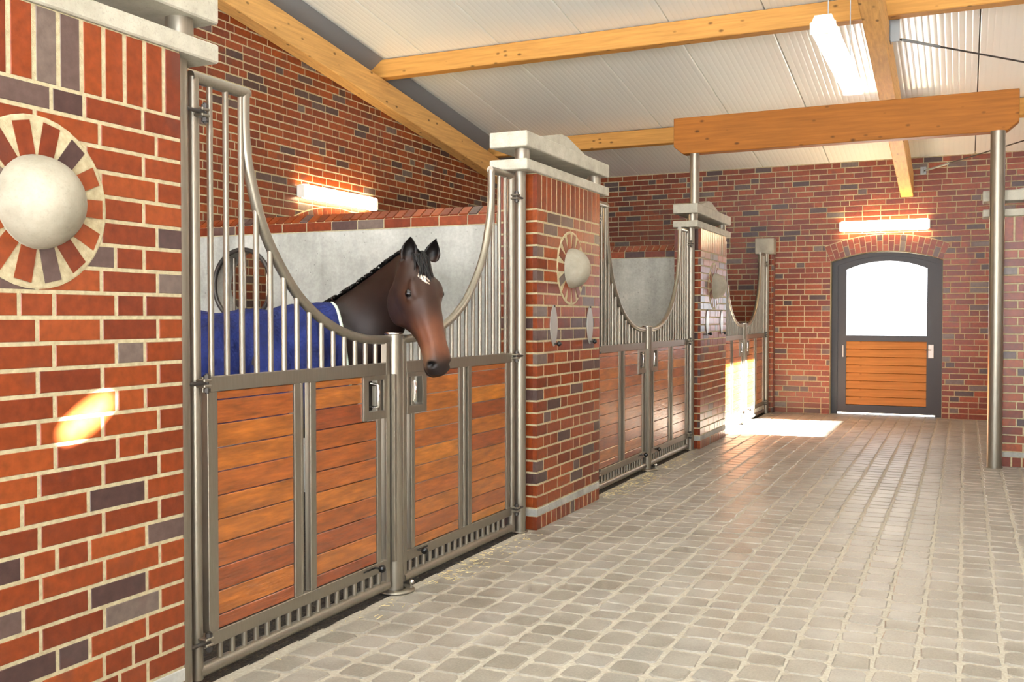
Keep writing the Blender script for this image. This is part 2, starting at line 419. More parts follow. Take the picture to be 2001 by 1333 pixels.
# back wall with the arched door opening
DX0, DX1 = -1.83, -0.29; DC = (DX0 + DX1) / 2; DA = (DX1 - DX0) / 2
dz, drad, dzc = arch(DA, 2.29, 0.145)
def back_cols(x):
    t = EAVE + 0.1
    return [(dz(x - DC), t)] if DX0 < x < DX1 else [(0.0, t)]
cols = [XL - 0.3] + [DX0 + (DX1 - DX0) * i / 24 for i in range(25)] + [XR + 0.3]
wall_back = tag(strip_wall('wall_back', cols, back_cols, 0.36, lambda u, z, w: (u, YB + w, z), 'mortar'), kind='structure')
def opening_cut(c, half, zf, ring=0.0):
    """cut a course at an arched opening centred at u=c"""
    def f(a, b, z):
        if z < zf(0.0) + ring + 0.036:
            h = half
            if z > zf(half * 0.999) - 0.04:      # inside the arch: as wide as the opening still is at the foot of this course
                while h > 0.02 and zf(h * 0.999) + ring < z - 0.036: h -= 0.01
                if h <= 0.02: return [(a, b)]
            lo, hi = c - h, c + h; out = []
            if a < lo: out.append((a, min(b, lo)))
            if b > hi: out.append((max(a, hi), b))
            return out
        return [(a, b)]
    return f
seen_back = lambda px, py, c: 1185 < px < IW and 285 < py < 825 and c.x < 1.2 and not (px < 1500 and py > 500 and px < 1415)
wall_of_bricks(wall_back, (XL, YB + 0.0275, 0), (1, 0, 0), (0, -1, 0), XR - XL, EAVE - 0.02, seen_back, cut=opening_cut(DC - XL, DA + 0.004, dz))
def arch_ring(parent, centre_u, to3, R_of, rad, zc, a0, n, thick=0.235, lift=0.006, t3n=None):
    """mortar bed + wedge bricks of a segmental arch"""
    mb = MB(); seg = 24
    inner = [(rad * math.sin(-a0 + 2 * a0 * i / seg), zc + rad * math.cos(-a0 + 2 * a0 * i / seg)) for i in range(seg + 1)]
    outer = [((rad + thick + 0.012) * math.sin(-a0 + 2 * a0 * i / seg), zc + (rad + thick + 0.012) * math.cos(-a0 + 2 * a0 * i / seg)) for i in range(seg + 1)]
    for i in range(seg):
        q = [inner[i], inner[i + 1], outer[i + 1], outer[i]]
        v = [to3(centre_u + x, z, w) for w in (0.0, 0.006) for (x, z) in q]
        mb.add(v, [(0,1,2,3),(7,6,5,4),(0,4,5,1),(1,5,6,2),(2,6,7,3),(3,7,4,0)])
    o = mb.obj('arch_mortar', 'mortar', parent, -Vector(parent.location)); fix_normals(o)
    for i in range(n):
        t = -a0 + 2 * a0 * (i + 0.5) / n; split = i % 2
        parts = [(0.006, 0.6), (0.64, 1.0)] if split else [(0.006, 0.34), (0.38, 1.0)]
        for (f0, f1) in parts:
            r0, r1 = rad + thick * f0, rad + thick * f1; w0, w1 = (2 * a0 / n * r - 0.010 for r in (r0, r1)); q = []
            er = Vector((math.sin(t), math.cos(t))); et = Vector((math.cos(t), -math.sin(t)))
            for (r, w, s_) in ((r0, w0, -1), (r0, w0, 1), (r1, w1, 1), (r1, w1, -1)): q.append(er * r + et * (s_ * w / 2))
            b = MB(); v = [to3(centre_u + p_.x, zc + p_.y, w) for w in (0.0, 0.009) for p_ in q]
            b.add(v, [(0,1,2,3),(7,6,5,4),(0,4,5,1),(1,5,6,2),(2,6,7,3),(3,7,4,0)])
            ob = b.obj('arch_brick', 'brick', parent, -Vector(parent.location)); fix_normals(ob); ob.color = brick_color(0.05)
arch_ring(wall_back, DC, lambda u, z, w: (u, YB - w, z), None, drad, dzc, math.asin(DA / drad), 21)

# left wall: bricks above a blind window arch
LWC = 9.32
lz, lrad, lzc = arch(0.72, 2.32, 0.15)
def left_cols(y): return [(0.0, roof(y) + 0.05)]
cols = [YN + i * (YB + 0.3 - YN) / 10 for i in range(11)]
wall_left = tag(strip_wall('wall_left', cols, left_cols, 0.3, lambda u, z, w: (XL - w, u, z), 'mortar'), kind='structure')
def seen_left(px, py, c): return 362 < px < 975 and -5 < py < 440 and c.z < roof(c.y) - 0.12
def left_cut(a, b, z):
    y = YN + (a + b) / 2
    if z > roof(y) + 0.02: return []
    return [(a, b)]
wall_of_bricks(wall_left, (XL - 0.0275, YN, 0), (0, 1, 0), (1, 0, 0), YB - YN, roof(YN), seen_left, cut=lambda a, b, z: left_cut(a, b, z) if not (abs(YN + (a + b) / 2 - LWC) < 0.62 and 0.9 < z < 2.4) else [])
arch_ring(wall_left, LWC, lambda u, z, w: (XL + w, u, z), None, lrad, lzc, math.asin(0.72 / lrad), 19, lift=0.006)

# right wall, out of the picture on the right: windows with glowing panes added as fill light, one high clear opening
RW = [(-1.6, 1.6, 1.0, 3.3), (2.8, 5.6, 1.0, 3.3), (6.6, 9.6, 1.0, 3.3), (13.0, 15.1, 1.95, 3.32)]
SUN_SLOT = (3.09, 3.31, 3.39, 3.50, 0.088)      # slanting gap added in the unseen wall to throw the sun spot: y0, y1, z at y0, z at y1, height
def right_cols(y):
    if SUN_SLOT[0] < y < SUN_SLOT[1]:
        f_ = (y - SUN_SLOT[0]) / (SUN_SLOT[1] - SUN_SLOT[0]); zz = SUN_SLOT[2] + (SUN_SLOT[3] - SUN_SLOT[2]) * f_ + SUN_SLOT[4] / 2; hh = SUN_SLOT[4] / 2 * math.sqrt(max(0.0, 1 - (2 * f_ - 1) ** 2)) + 0.002
        return [(0.0, 1.0), (3.3, zz - hh), (zz + hh, roof(y) + 0.05)]
    for (a, b, z0, z1) in RW:
        if a < y < b: return [(0.0, z0), (z1, roof(y) + 0.05)]
    return [(0.0, 1.0), (1.0, roof(y) + 0.05)]
cols = sorted(set([YN, YB + 0.3] + [v for w in RW for v in w[:2]] + [SUN_SLOT[0] + (SUN_SLOT[1] - SUN_SLOT[0]) * i / 14 for i in range(15)]))
wall_right = tag(strip_wall('wall_right', cols, right_cols, 0.06, lambda u, z, w: (XR + w, u, z), 'mortar'), kind='structure')
def right_cut(a, b, z):
    y0, y1 = YB - b, YB - a; out = [(y0, y1)]
    if z > roof((y0 + y1) / 2): return []
    for (p0, p1, z0, z1) in RW + [(SUN_SLOT[0] - 0.08, SUN_SLOT[1] + 0.08, SUN_SLOT[2] - 0.05, SUN_SLOT[3] + SUN_SLOT[4] + 0.05)]:
        if z0 - 0.03 < z < z1 + 0.03:
            nxt = []
            for (s0, s1) in out:
                if s0 < p0: nxt.append((s0, min(s1, p0)))
                if s1 > p1: nxt.append((max(s0, p1), s1))
            out = nxt
    return [(YB - s1, YB - s0) for (s0, s1) in out if s1 - s0 > 0.03]
wall_of_bricks(wall_right, (XR + 0.0275, YB, 0), (0, -1, 0), (-1, 0, 0), YB - YN, roof(YN), lambda *a: False, cut=right_cut)
for i, (a, b, z0, z1) in enumerate(RW):
    w = empty('window_%d' % (i + 1), (XR + 0.05, (a + b) / 2, z0)); w['kind'] = 'structure'
    fb = MB(); X0, X1 = -0.04, 0.04; hw = (b - a) / 2; hh = z1 - z0
    for q in ((-hw, -hw + 0.07, 0, hh), (hw - 0.07, hw, 0, hh), (-hw, hw, 0, 0.07), (-hw, hw, hh - 0.07, hh)) + (((-0.03, 0.03, 0, hh),) if i < 3 else ()): fb.box((X0, q[0], q[2]), (X1, q[1], q[3]))
    fb.obj('window_frame', 'door_paint', w)
    if i < 3: MB().box((-0.005, -hw + 0.05, 0.05), (0.005, hw - 0.05, hh - 0.05)).obj('pane', 'fill_pane', w)

# ceiling: long ribbed panels
mb = MB()
mb.add([(XL - 0.3, YN, roof(YN) + 0.03), (XR + 0.3, YN, roof(YN) + 0.03), (XR + 0.3, YB + 0.4, roof(YB + 0.4) + 0.03), (XL - 0.3, YB + 0.4, roof(YB + 0.4) + 0.03),
        (XL - 0.3, YN, roof(YN) + 0.25), (XR + 0.3, YN, roof(YN) + 0.25), (XR + 0.3, YB + 0.4, roof(YB + 0.4) + 0.25), (XL - 0.3, YB + 0.4, roof(YB + 0.4) + 0.25)],
       [(0,3,2,1),(4,5,6,7),(0,1,5,4),(1,2,6,5),(2,3,7,6),(3,0,4,7)])
ceiling = tag(mb.obj('ceiling', 'seam'), kind='structure')
PW = 0.985; nr = 15; prof = []
for r in range(nr):
    x0 = r * (PW - 0.012) / nr; wv = (PW - 0.012) / nr
    for (fx, dzv) in ((0.0, 0.0022), (0.07, 0.0006), (0.2, 0.0), (0.5, -0.0005), (0.8, 0.0), (0.93, 0.0006)): prof.append((x0 + fx * wv, dzv))
prof.append((PW - 0.012, 0.005))
prof = [(0.0, 0.03)] + prof + [(PW - 0.012, 0.03)]
pm = MB(); yl = YB + 0.02 - YN; v = []
for (px_, pz) in prof: v += [(px_ - PW / 2, -yl / 2, pz + SLOPE * yl / 2), (px_ - PW / 2, yl / 2, pz - SLOPE * yl / 2)]
pm.add(v, [(2 * i, 2 * i + 1, 2 * i + 3, 2 * i + 2) for i in range(len(prof) - 1)], True)
pmesh = pm.mesh('ceiling_panel', 'ceiling_white')
xs = -5.80 - PW
while xs < XR:
    o = bpy.data.objects.new('ceiling_panel', pmesh); o.location = Vector((xs + PW / 2 + 0.006, (YB + 0.02 + YN) / 2, roof((YB + 0.02 + YN) / 2))) - ceiling.location; link(o, ceiling); xs += PW
# grey sloping strip along the top of the left wall
mb = MB(); n0, n1 = roof(YN), roof(YB)
mb.add([(XL - 0.02, YN, n0 - 0.13), (XL + 0.03, YN, n0 - 0.13), (XL + 0.20, YN, n0 - 0.005), (XL - 0.02, YN, n0 - 0.005), (XL - 0.02, YB, n1 - 0.13), (XL + 0.03, YB, n1 - 0.13), (XL + 0.20, YB, n1 - 0.005), (XL - 0.02, YB, n1 - 0.005)],
       [(0,1,2,3),(7,6,5,4),(0,4,5,1),(1,5,6,2),(2,6,7,3),(3,7,4,0)])
tag(fix_normals(mb.obj('top_strip', 'grey_strip')), kind='structure')

# ------------------------------------------------------------------ roof timbers
def beam(name, verts, mat, label):
    mb = MB(); mb.add(verts, [(0,3,2,1),(4,5,6,7),(0,1,5,4),(1,2,6,5),(2,3,7,6),(3,0,4,7)]); o = fix_normals(mb.obj(name, mat))
    bv = o.modifiers.new('bevel', 'BEVEL'); bv.width = 0.008; bv.segments = 1; return tag(o, label, 'beam')
def rafter(x0, x1, z_end, depth, label):
    zb = lambda y: z_end + SLOPE * (YB - y)
    y0, y1 = YN + 0.1, YB - 0.012
    return beam('rafter', [(x0, y0, zb(y0)), (x1, y0, zb(y0)), (x1, y1, zb(y1)), (x0, y1, zb(y1)), (x0, y0, zb(y0) + depth), (x1, y0, zb(y0) + depth), (x1, y1, zb(y1) + depth), (x0, y1, zb(y1) + depth)], 'beam_y', label)
rafter(XL + 0.01, XL + 0.19, 3.24, 0.295, 'pale glued timber rafter running along the brick wall above the horse stall')
rafter(-0.86, -0.69, 3.20, 0.34, 'pale knotty timber rafter above the aisle, ending over the arched door')
def purlin(y, label):
    zt = roof(y) - 0.012; d = 0.215
    z2 = roof(y + 0.16) - 0.012
    return beam('purlin', [(XL + 0.01, y, zt - d), (XR, y, zt - d), (XR, y + 0.16, zt - d), (XL + 0.01, y + 0.16, zt - d), (XL + 0.01, y, zt), (XR, y, zt), (XR, y + 0.16, z2), (XL + 0.01, y + 0.16, z2)], 'beam_x', label)
purlin(9.98, 'honey coloured timber purlin crossing under the white ceiling behind the hanging lamp')
purlin(13.12, 'honey coloured timber purlin crossing under the ceiling behind the thick tie beam')
# tie beam with clipped lower corners
z0, z1 = 3.25, 3.645; a, b = -2.925, 0.455
poly = [(a, 10.50, z1), (a, 10.50, z0 + 0.085), (a + 0.10, 10.50, z0), (b - 0.10, 10.50, z0), (b, 10.50, z0 + 0.085), (b, 10.50, z1)]
mb = MB(); mb.prism(poly, (0, 0.15, 0)); o = fix_normals(mb.obj('tie_beam', 'beam_tie')); bv = o.modifiers.new('bevel', 'BEVEL'); bv.width = 0.006; bv.segments = 1
tag(o, 'thick brown timber tie beam with clipped corners resting on two steel columns', 'beam')

# ------------------------------------------------------------------ brick pilasters
def pilaster(c, facing, label, plates=False, thick=0.30, individual=True):
    """c: centre of the face on the floor; facing: outward normal. Built in world space around an empty."""
    nrm = Vector(facing); u = Vector((0, 0, 1)).cross(nrm); L = 1.25; c = Vector(c)
    root = empty('brick_pilaster', c); tag(root, label, 'pilaster', 'brick pilasters')
    P = lambda a, z, w: u * a + Vector((0, 0, z)) + nrm * w       # local to root
    R = frame(u, (0, 0, 1)); h2 = L / 2
    def slab(name, a0, a1, z0, z1, w0, w1, mat, ch=0.006):
        mb = MB(); p0, p1 = P(a0, z0, w0), P(a1, z1, w1); mb.bbox(p0, p1, ch); return mb.obj(name, mat, root)
    slab('core', -h2 + 0.002, h2 - 0.002, 0, 2.44, -thick + 0.002, -0.002, 'mortar', 0.002)
    def br(a, z, w, h, R_=R, off=None, color=None, name='brick', dep=BD):
        place_brick(root, (0, 0, 0), P(a, z, -dep) if off is None else off, R_, w, h, dep, color or brick_color(0.17), name)
    # plinth: short soldiers, concrete band
    n = 14; pw = (L + 0.016) / n; so = -0.008
    for i in range(n): br(-h2 + so + (i + 0.5) * pw, 0.046, pw - 0.016, 0.090, name='plinth_brick')
    slab('plinth_band', -h2 - 0.001, h2 + 0.001, 0.094, 0.144, -thick, 0.001, 'concrete', 0.003)
    z0, rows = 0.148, 25; ph = (2.196 - z0) / rows
    for r in range(rows):
        z = z0 + (r + 0.5) * ph
        if r % 2: seq = [0.115] + [0.24] * 4 + [0.115]
        else:
            mid = [0.24, 0.24, 0.24, 0.115]; random.shuffle(mid); seq = [0.1775] + mid + [0.1775]
        if random.random() < 0.35:
            i = random.choice([j for j, s_ in enumerate(seq) if s_ == 0.24]); seq[i:i + 1] = [0.115, 0.115]
        k_ = (L - 0.014 * (len(seq) - 1)) / sum(seq); a = -h2
        for s_ in seq:
            w = s_ * k_; m = a + w / 2; a += w + 0.014
            if math.hypot(abs(m) + w * 0.38, z - 1.82) < 0.262: continue
            br(m, z, w, ph - 0.013)
    for i in range(n): br(-h2 + so + (i + 0.5) * pw, 2.318, pw - 0.016, 0.234, name='soldier_brick')
    # narrow sides
    for sd in (-1, 1):
        Rs = frame(-nrm if sd > 0 else nrm, (0, 0, 1)); base = sd * (h2 - BD)
        for r in range(rows):
            z = z0 + (r + 0.5) * ph; splits = [(0.031, 0.115), (0.125, 0.30)] if r % 2 else [(0.031, 0.178), (0.188, 0.30)]
            for (w0, w1) in splits: br(0, z, w1 - w0, ph - 0.013, Rs, P(base, z, -(w0 + w1) / 2))
        for (w0, w1) in ((0.031, 0.115), (0.125, 0.205), (0.215, 0.30)):
            br(0, 0, w1 - w0, 0.234, Rs, P(base, 2.318, -(w0 + w1) / 2), name='soldier_brick'); br(0, 0, w1 - w0, 0.090, Rs, P(base, 0.046, -(w0 + w1) / 2), name='plinth_brick')
    # medallion
    disc = MB(); disc.lathe(P(0, 1.82, -0.02), [(0, 0), (0.272, 0), (0.272, 0.022), (0.266, 0.0245), (0, 0.0245)], 40, nrm, False); fix_normals(disc.obj('medallion_mortar', 'mortar', root))
    for i in range(14):
        t = 2 * math.pi * (i + 0.5) / 14 + math.pi / 2; er = u * math.cos(t) + Vector((0, 0, 1)) * math.sin(t); et = nrm.cross(er)
        q = MB(); pts = []
        for (r_, w_) in ((0.135, 0.027), (0.135, -0.027), (0.252, -0.031), (0.252, 0.031)): pts.append(P(0, 1.82, 0.0) + er * r_ + et * w_)
        q.prism(pts, nrm * 0.008); o = fix_normals(q.obj('medallion_brick', 'brick', root)); o.color = brick_color(0.25)
    hs = MB(); rb = 0.148
    hs.lathe(P(0, 1.82, 0.0), [(rb, 0)] + [(rb * math.cos(t), rb * math.sin(t)) for t in [math.pi / 2 * i / 14 for i in range(15)]], 40, nrm, True); fix_normals(hs.obj('stone_dome', 'dome_stone', root))
    # capstones on pipe stubs, pediment on top
    slab('lower_capstone', -0.82, 0.82, 2.441, 2.512, -0.265, 0.012, 'cast_stone')
    slab('upper_capstone', -0.82, 0.82, 2.592, 2.695, -0.265, 0.012, 'cast_stone')
    pd = MB(); pd.prism([P(-0.56, 2.695, -0.05), P(0.56, 2.695, -0.05), P(0.06, 2.80, -0.05), P(-0.06, 2.80, -0.05)], nrm * -0.17); fix_normals(pd.obj('pediment', 'cast_stone', root))
    for sd in (-1, 1):
        st = MB(); st.tube([P(sd * 0.70, 2.512, -0.075), P(sd * 0.70, 2.592, -0.075)], 0.052, 20, False); st.obj('pipe_stub', 'steel', root)
    return root
pil = [pilaster((XP, PC[0], 0), (1, 0, 0), 'brick pilaster without oval plates, beside the gate in front of the blue blanket'),
       pilaster((XP, PC[1], 0), (1, 0, 0), 'brick pilaster with stone dome above two oval plates, between horse gate and next stall'),
       pilaster((XP, PC[2], 0), (1, 0, 0), 'brick pilaster carrying a steel column under the tie beam, sunlit on its face')]
pilaster((0.97, 10.62, 0), (0, -1, 0), 'brick pilaster behind the free-standing floor-length steel column of the aisle')

# short end pier with a stone block, against the back wall
root = empty('end_pier', (XP - 0.10, YB - 0.086, 0)); tag(root, 'slim brick pier with a single stone block cap, against the back wall', 'pier')
MB().box((-0.094, -0.062, 0), (0.094, 0.075, 2.42)).obj('core', 'mortar', root)
for r in range(29):
    z = (r + 0.5) * 2.42 / 29
    place_brick(root, (0, 0, 0), (0.07, 0.006, z), frame((0, 1, 0), (0, 0, 1)), 0.145, 0.072, BD, brick_color(0.1))
    place_brick(root, (0, 0, 0), (0.0 - 0.016, -0.038, z), frame((1, 0, 0), (0, 0, 1)), 0.165, 0.072, BD, brick_color(0.1))
MB().bbox((-0.17, -0.14, 2.42), (0.115, 0.075, 2.66), 0.008).obj('stone_block', 'cast_stone', root)

# ------------------------------------------------------------------ stall dividers
def divider(y, name, porthole):
    y0, y1 = y - 0.10, y + 0.10; x0, x1 = XL, XP - 0.303; top = 2.16; hc, hz, hr = -5.62, 1.735, 0.30
    def lh(x):
        if porthole and abs(x - hc) < hr:
            s_ = math.sqrt(hr * hr - (x - hc) ** 2); return [(0, hz - s_), (hz + s_, top)]
        return [(0, hz), (hz, top)] if porthole else [(0, top)]
    cols = [x0] + ([hc - hr * math.cos(math.pi * i / 32) for i in range(33)] if porthole else []) + [x1]
    w = tag(strip_wall(name, cols, lh, 0.20, lambda u, z, t: (u, y0 + t, z), 'concrete'), kind='structure')
    loc = Vector(w.location)
    mb = MB(); mb.prism([(x0, y0 - 0.004, top), (x0, y1 + 0.004, top), (x0, y1 + 0.004, top + 0.082), (x0, y, top + 0.15), (x0, y0 - 0.004, top + 0.082)], (x1 - x0, 0, 0)); fix_normals(mb.obj('coping_mortar', 'mortar', w, -loc))
    x = x1 - 0.004; i = 0
    while x - 0.24 > x0:
        for sd in (-1, 1):
            place_brick(w, loc, (x - 0.12, y + sd * 0.08, top + 0.043), frame((-sd, 0, 0), (0, 0, 1)), 0.24, 0.070, BD, brick_color(0.22), 'coping_brick')
        x -= 0.25
    x = x1 - 0.004; sl = Vector((0, 0.104, 0.068)).normalized()
    while x - 0.071 > x0:
        for sd in (-1, 1):
            s_ = Vector((0, -sd * sl.y, sl.z)); c = Vector((x - 0.0355, y + sd * 0.054, top + 0.110)); Rm = frame((-sd, 0, 0), s_)
            place_brick(w, loc, c - Rm @ Vector((0, 0, 0.016)), Rm, 0.071, 0.116, 0.030, brick_color(0.12), 'coping_header')
        x -= 0.083
    if porthole:
        rg = MB(); rg.tube([(hc + (hr + 0.005) * math.cos(t), y0 - 0.008, hz + (hr + 0.005) * math.sin(t)) for t in [2 * math.pi * i / 40 for i in range(41)]], 0.02, 8, False); rg.obj('porthole_ring', 'dark_steel', w, -loc)
        for i in range(4):
            bx = hc - 0.18 + 0.12 * i; s_ = math.sqrt(hr * hr - (bx - hc) ** 2); MB().tube([(bx, y, hz - s_), (bx, y, hz + s_)], 0.012, 10, False).obj('porthole_bar', 'steel', w, -loc)
    return w
divider(PC[1], 'wall_divider_1', True); divider(PC[2], 'wall_divider_2', False)

# bedding of the stalls
nx, ny = 90, 260; V = []; F = []
for j in range(ny + 1):
    for i in range(nx + 1):
        x = XL + (XP - 0.07 - XL) * i / nx; y = YN + (YB - YN) * j / ny
        V.append((x, y, 0.012 * (rng.random() - 0.5) - 0.006))
F = [(j * (nx + 1) + i, j * (nx + 1) + i + 1, (j + 1) * (nx + 1) + i + 1, (j + 1) * (nx + 1) + i) for j in range(ny) for i in range(nx)]
mb = MB(); mb.add(V, F, True); tag(mb.obj('bedding', 'bedding'), 'dark crumbly bedding covering the stall floors', 'bedding', kind='stuff')

# ------------------------------------------------------------------ steel jamb pipes and columns
def pipe_column(x, y, z1, r, label, group=None, flange=False):
    root = empty('steel_column', (x, y, 0)); tag(root, label, 'column', group)
    MB().tube([(0, 0, 0), (0, 0, z1)], r, 24).obj('pipe', 'steel', root)
    MB().lathe((0, 0, 0), [(r, 0.0), (r + 0.012, 0.0), (r + 0.012, 0.006), (r, 0.006)], 24).obj('foot_ring', 'steel', root)
    return root
XPI = XP - 0.095
J = 0.70
pipe_column(XPI, PC[0] + J, 2.441, 0.043, 'steel jamb pipe holding the hinges of the gate with the blanketed back behind it')
pipe_column(XPI, PC[1] - J, 2.441, 0.043, 'steel jamb pipe on the horse side of the pilaster with two oval plates')
pipe_column(XPI, PC[1] + J, 2.441, 0.043, 'steel jamb pipe on the far side of the pilaster with two oval plates')
pipe_column(XPI, PC[2] + J, 2.441, 0.043, 'steel jamb pipe on the far side of the pilaster under the tie beam')
pipe_column(XPI, YB - 0.225, 2.42, 0.043, 'steel jamb pipe beside the slim end pier at the back wall')
pipe_column(XPI, PC[2] - J, 2.441, 0.043, 'steel jamb pipe standing below the column of the sunlit pilaster')
o = pipe_column(-2.70, PC[2] - J + 0.02, 3.25 - 2.695, 0.052, 'short steel column standing on the upper capstone and carrying the tie beam'); o.location.z = 2.695
pipe_column(0.274, 10.50, 3.25, 0.066, 'tall free-standing steel column from floor to the tie beam')

# ------------------------------------------------------------------ gates
CURVE = [(3.245, 2.40), (3.243, 2.30), (3.248, 2.20), (3.262, 2.11), (3.291, 2.02), (3.349, 1.868), (3.45, 1.715), (3.594, 1.566), (3.747, 1.468), (3.91, 1.40), (4.085, 1.358), (4.22, 1.345), (4.345, 1.342)]
Y0G = 2.945                                     # hinge stile of the first leaf
def interp_curve(y):
    for (a, b) in zip(CURVE[2:-1], CURVE[3:]):
        if a[0] <= y <= b[0]: return a[1] + (b[1] - a[1]) * (y - a[0]) / (b[0] - a[0])
    return 1.342
def smooth_curve(pts, n=4):
    P = [Vector((0, a, b)) for a, b in pts]; out = []
    for i in range(len(P) - 1):
        p0, p1, p2, p3 = P[max(i - 1, 0)], P[i], P[i + 1], P[min(i + 2, len(P) - 1)]
        for k_ in range(n):
            t = k_ / n; out.append(0.5 * ((2 * p1) + (p2 - p0) * t + (2 * p0 - 5 * p1 + 4 * p2 - p3) * t * t + (3 * p1 - p0 - 3 * p2 + p3) * t ** 3))
    out.append(P[-1]); return out
WOODS = [srgb(160, 90, 24), srgb(148, 76, 22), srgb(138, 66, 21), srgb(174, 104, 28), srgb(152, 80, 23), srgb(130, 60, 20), srgb(162, 92, 26)]
PLANK_MESH = {}
def plank_mesh(w, h):
    key = (round(w, 3), round(h, 3))
    if key not in PLANK_MESH:
        m = MB(); m.bbox((-0.012, -w / 2, -h / 2), (0.010, w / 2, h / 2), 0.003); PLANK_MESH[key] = m.mesh('plank', 'plank')
    return PLANK_MESH[key]
BAR = {}
def bar_mesh(L):
    key = round(L, 3)
    if key not in BAR: BAR[key] = MB().tube([(0, 0, -L / 2), (0, 0, L / 2)], 0.0125, 12, True).mesh('bar', 'steel')
    return BAR[key]
def gate_leaf(sg, label):
    """sg=+1: hinge at low y. Local y runs from the hinge stile (0) to the meeting post."""
    root = empty('stall_gate_leaf', (XG, Y0G if sg > 0 else 2 * 4.42 - Y0G, 0)); tag(root, label, 'gate', 'swooping stall gate leaves')
    S = lambda y: sg * (y - Y0G)
    def pb(name, y0, y1, z0, z1, x0=-0.017, x1=0.017, mat='steel', c=0.002, parent=root): return MB().bbox((x0, S(y0), z0), (x1, S(y1), z1), c).obj(name, mat, parent)
    # tubular outline
    MB().tube([(0, 0, 0.02), (0, 0, 2.40)], 0.024, 16).obj('hinge_stile', 'steel', root)
    MB().tube([(0, S(2.93), 2.40), (0, S(3.262), 2.40)], 0.0235, 16).obj('top_rail', 'steel', root)
    pts = [(0, S(p_.y), p_.z) for p_ in smooth_curve(CURVE)]
    MB().tube(pts, 0.0235, 16).obj('curved_rail', 'steel', root)
    MB().tube([(0, S(2.945), 0.048), (0, S(4.345), 0.048)], 0.027, 16).obj('bottom_tube', 'steel', root)
    pb('meeting_stile', 4.318, 4.352, 0.03, 1.345)
    pb('middle_rail', 2.97, 4.318, 1.160, 1.222); pb('lower_rail', 2.97, 4.318, 0.135, 0.190)
    for (a, b) in ((2.997, 3.054), (3.552, 3.598), (3.668, 3.712), (4.232, 4.268)): pb('panel_stile', a, b, 0.190, 1.160)
    MB().tube([(-0.004, S(3.620), 0.19), (-0.004, S(3.620), 1.16)], 0.014, 10, False).obj('centre_bar', 'steel', root)
    # vertical bars
    for i in range(1, 15):
        y = Y0G + 0.0925 * i; zt = 2.395 if y < 3.235 else interp_curve(max(y, 3.249)); L = zt - 1.218
        o = bpy.data.objects.new('bar', bar_mesh(L)); o.location = (0, S(y), 1.218 + L / 2); link(o, root)
    for i in range(17):
        y = 3.075 + 0.0743 * i; o = bpy.data.objects.new('lower_bar', bar_mesh(0.075)); o.location = (0, S(y), 0.102); link(o, root)
    # planks
    edges = [0.190, 0.247] + [0.247 + 0.0975 * i for i in range(1, 10)] + [1.160]
    for (a, b, notch) in ((3.054, 3.552, False), (3.712, 4.232, True)):
        for z0, z1 in zip(edges[:-1], edges[1:]):
            b2 = 4.105 if (notch and z0 > 0.92) else b
            o = bpy.data.objects.new('plank', plank_mesh(b2 - a - 0.002, z1 - z0 - 0.004)); o.location = (0, S((a + b2) / 2), (z0 + z1) / 2); o.color = random.choice(WOODS); link(o, root)
    # recessed latch box with grip
    bx = empty('latch_box', (0, S(4.205), 1.055), root)
    for (a, b, z0, z1) in ((4.105, 4.150, 0.935, 1.16), (4.290, 4.318, 0.935, 1.16), (4.105, 4.318, 0.935, 0.978), (4.105, 4.318, 1.135, 1.16)):
        MB().bbox((-0.018, S(a) - S(4.205), z0 - 1.055), (0.020, S(b) - S(4.205), z1 - 1.055), 0.002).obj('box_frame', 'steel', bx)
    MB().box((-0.040, S(4.15) - S(4.205), -0.078), (-0.034, S(4.29) - S(4.205), 0.08)).obj('box_back', 'recess', bx)
    hy = S(4.235) - S(4.205)
    MB().tube([(-0.034, hy, 0.058), (0.012, hy, 0.060), (0.020, hy, 0.052), (0.021, hy, 0.0), (0.020, hy, -0.052), (0.012, hy, -0.060), (-0.034, hy, -0.058)], 0.009, 10).obj('grip', 'chrome', bx)
    # sliding bolt with black ball
    bt = empty('bolt', (0.02, S(4.205), 0.172), root)
    MB().tube([(-0.004, 0, 0), (0.028, 0, 0)], 0.006, 8).obj('pin', 'dark_steel', bt); MB().sphere((0.040, 0, 0), 0.020).obj('knob', 'black_plastic', bt)
    MB().box((-0.003, S(4.10) - S(4.205), -0.004), (0.0005, 0, 0.004)).obj('slot', 'black_plastic', bt)
    # hinges
    for hz in (2.26, 1.20, 0.175):
        hg = empty('hinge', (0.0, 0, hz), root)
        m_ = MB()
        for dzv in (-0.017, 0.006): m_.bbox((0.008, S(Y0G - 0.015), dzv), (0.062, S(Y0G + 0.030), dzv + 0.011), 0.003)
        m_.obj('strap', 'steel', hg)
        MB().tube([(0.045, S(Y0G - 0.085), 0), (0.045, S(Y0G + 0.01), 0)], 0.008, 10).obj('eye_bolt', 'dark_steel', hg)
        b_ = MB(); b_.tube([(0.047, S(Y0G + 0.016), -0.042), (0.047, S(Y0G + 0.016), 0.038)], 0.008, 10)
        for (p0, p1) in ((0.017, 0.032), (-0.036, -0.021)): b_.tube([(0.047, S(Y0G + 0.016), p0), (0.047, S(Y0G + 0.016), p1)], 0.014, 6, True, False)
        b_.obj('hinge_pin', 'dark_steel', hg)
    return root
leafA = gate_leaf(1, 'stall gate leaf with orange plank panels, blue horse blanket behind its bars')
leafB = gate_leaf(-1, 'stall gate leaf with orange plank panels, the horse muzzle hanging over it')
post = empty('meeting_post', (XG, 4.42, 0)); tag(post, 'round steel gate post with chrome cap below the horse throat', 'post')
MB().tube([(0, 0, 0.008), (0, 0, 1.372)], 0.047, 28, False).obj('pipe', 'steel', post)
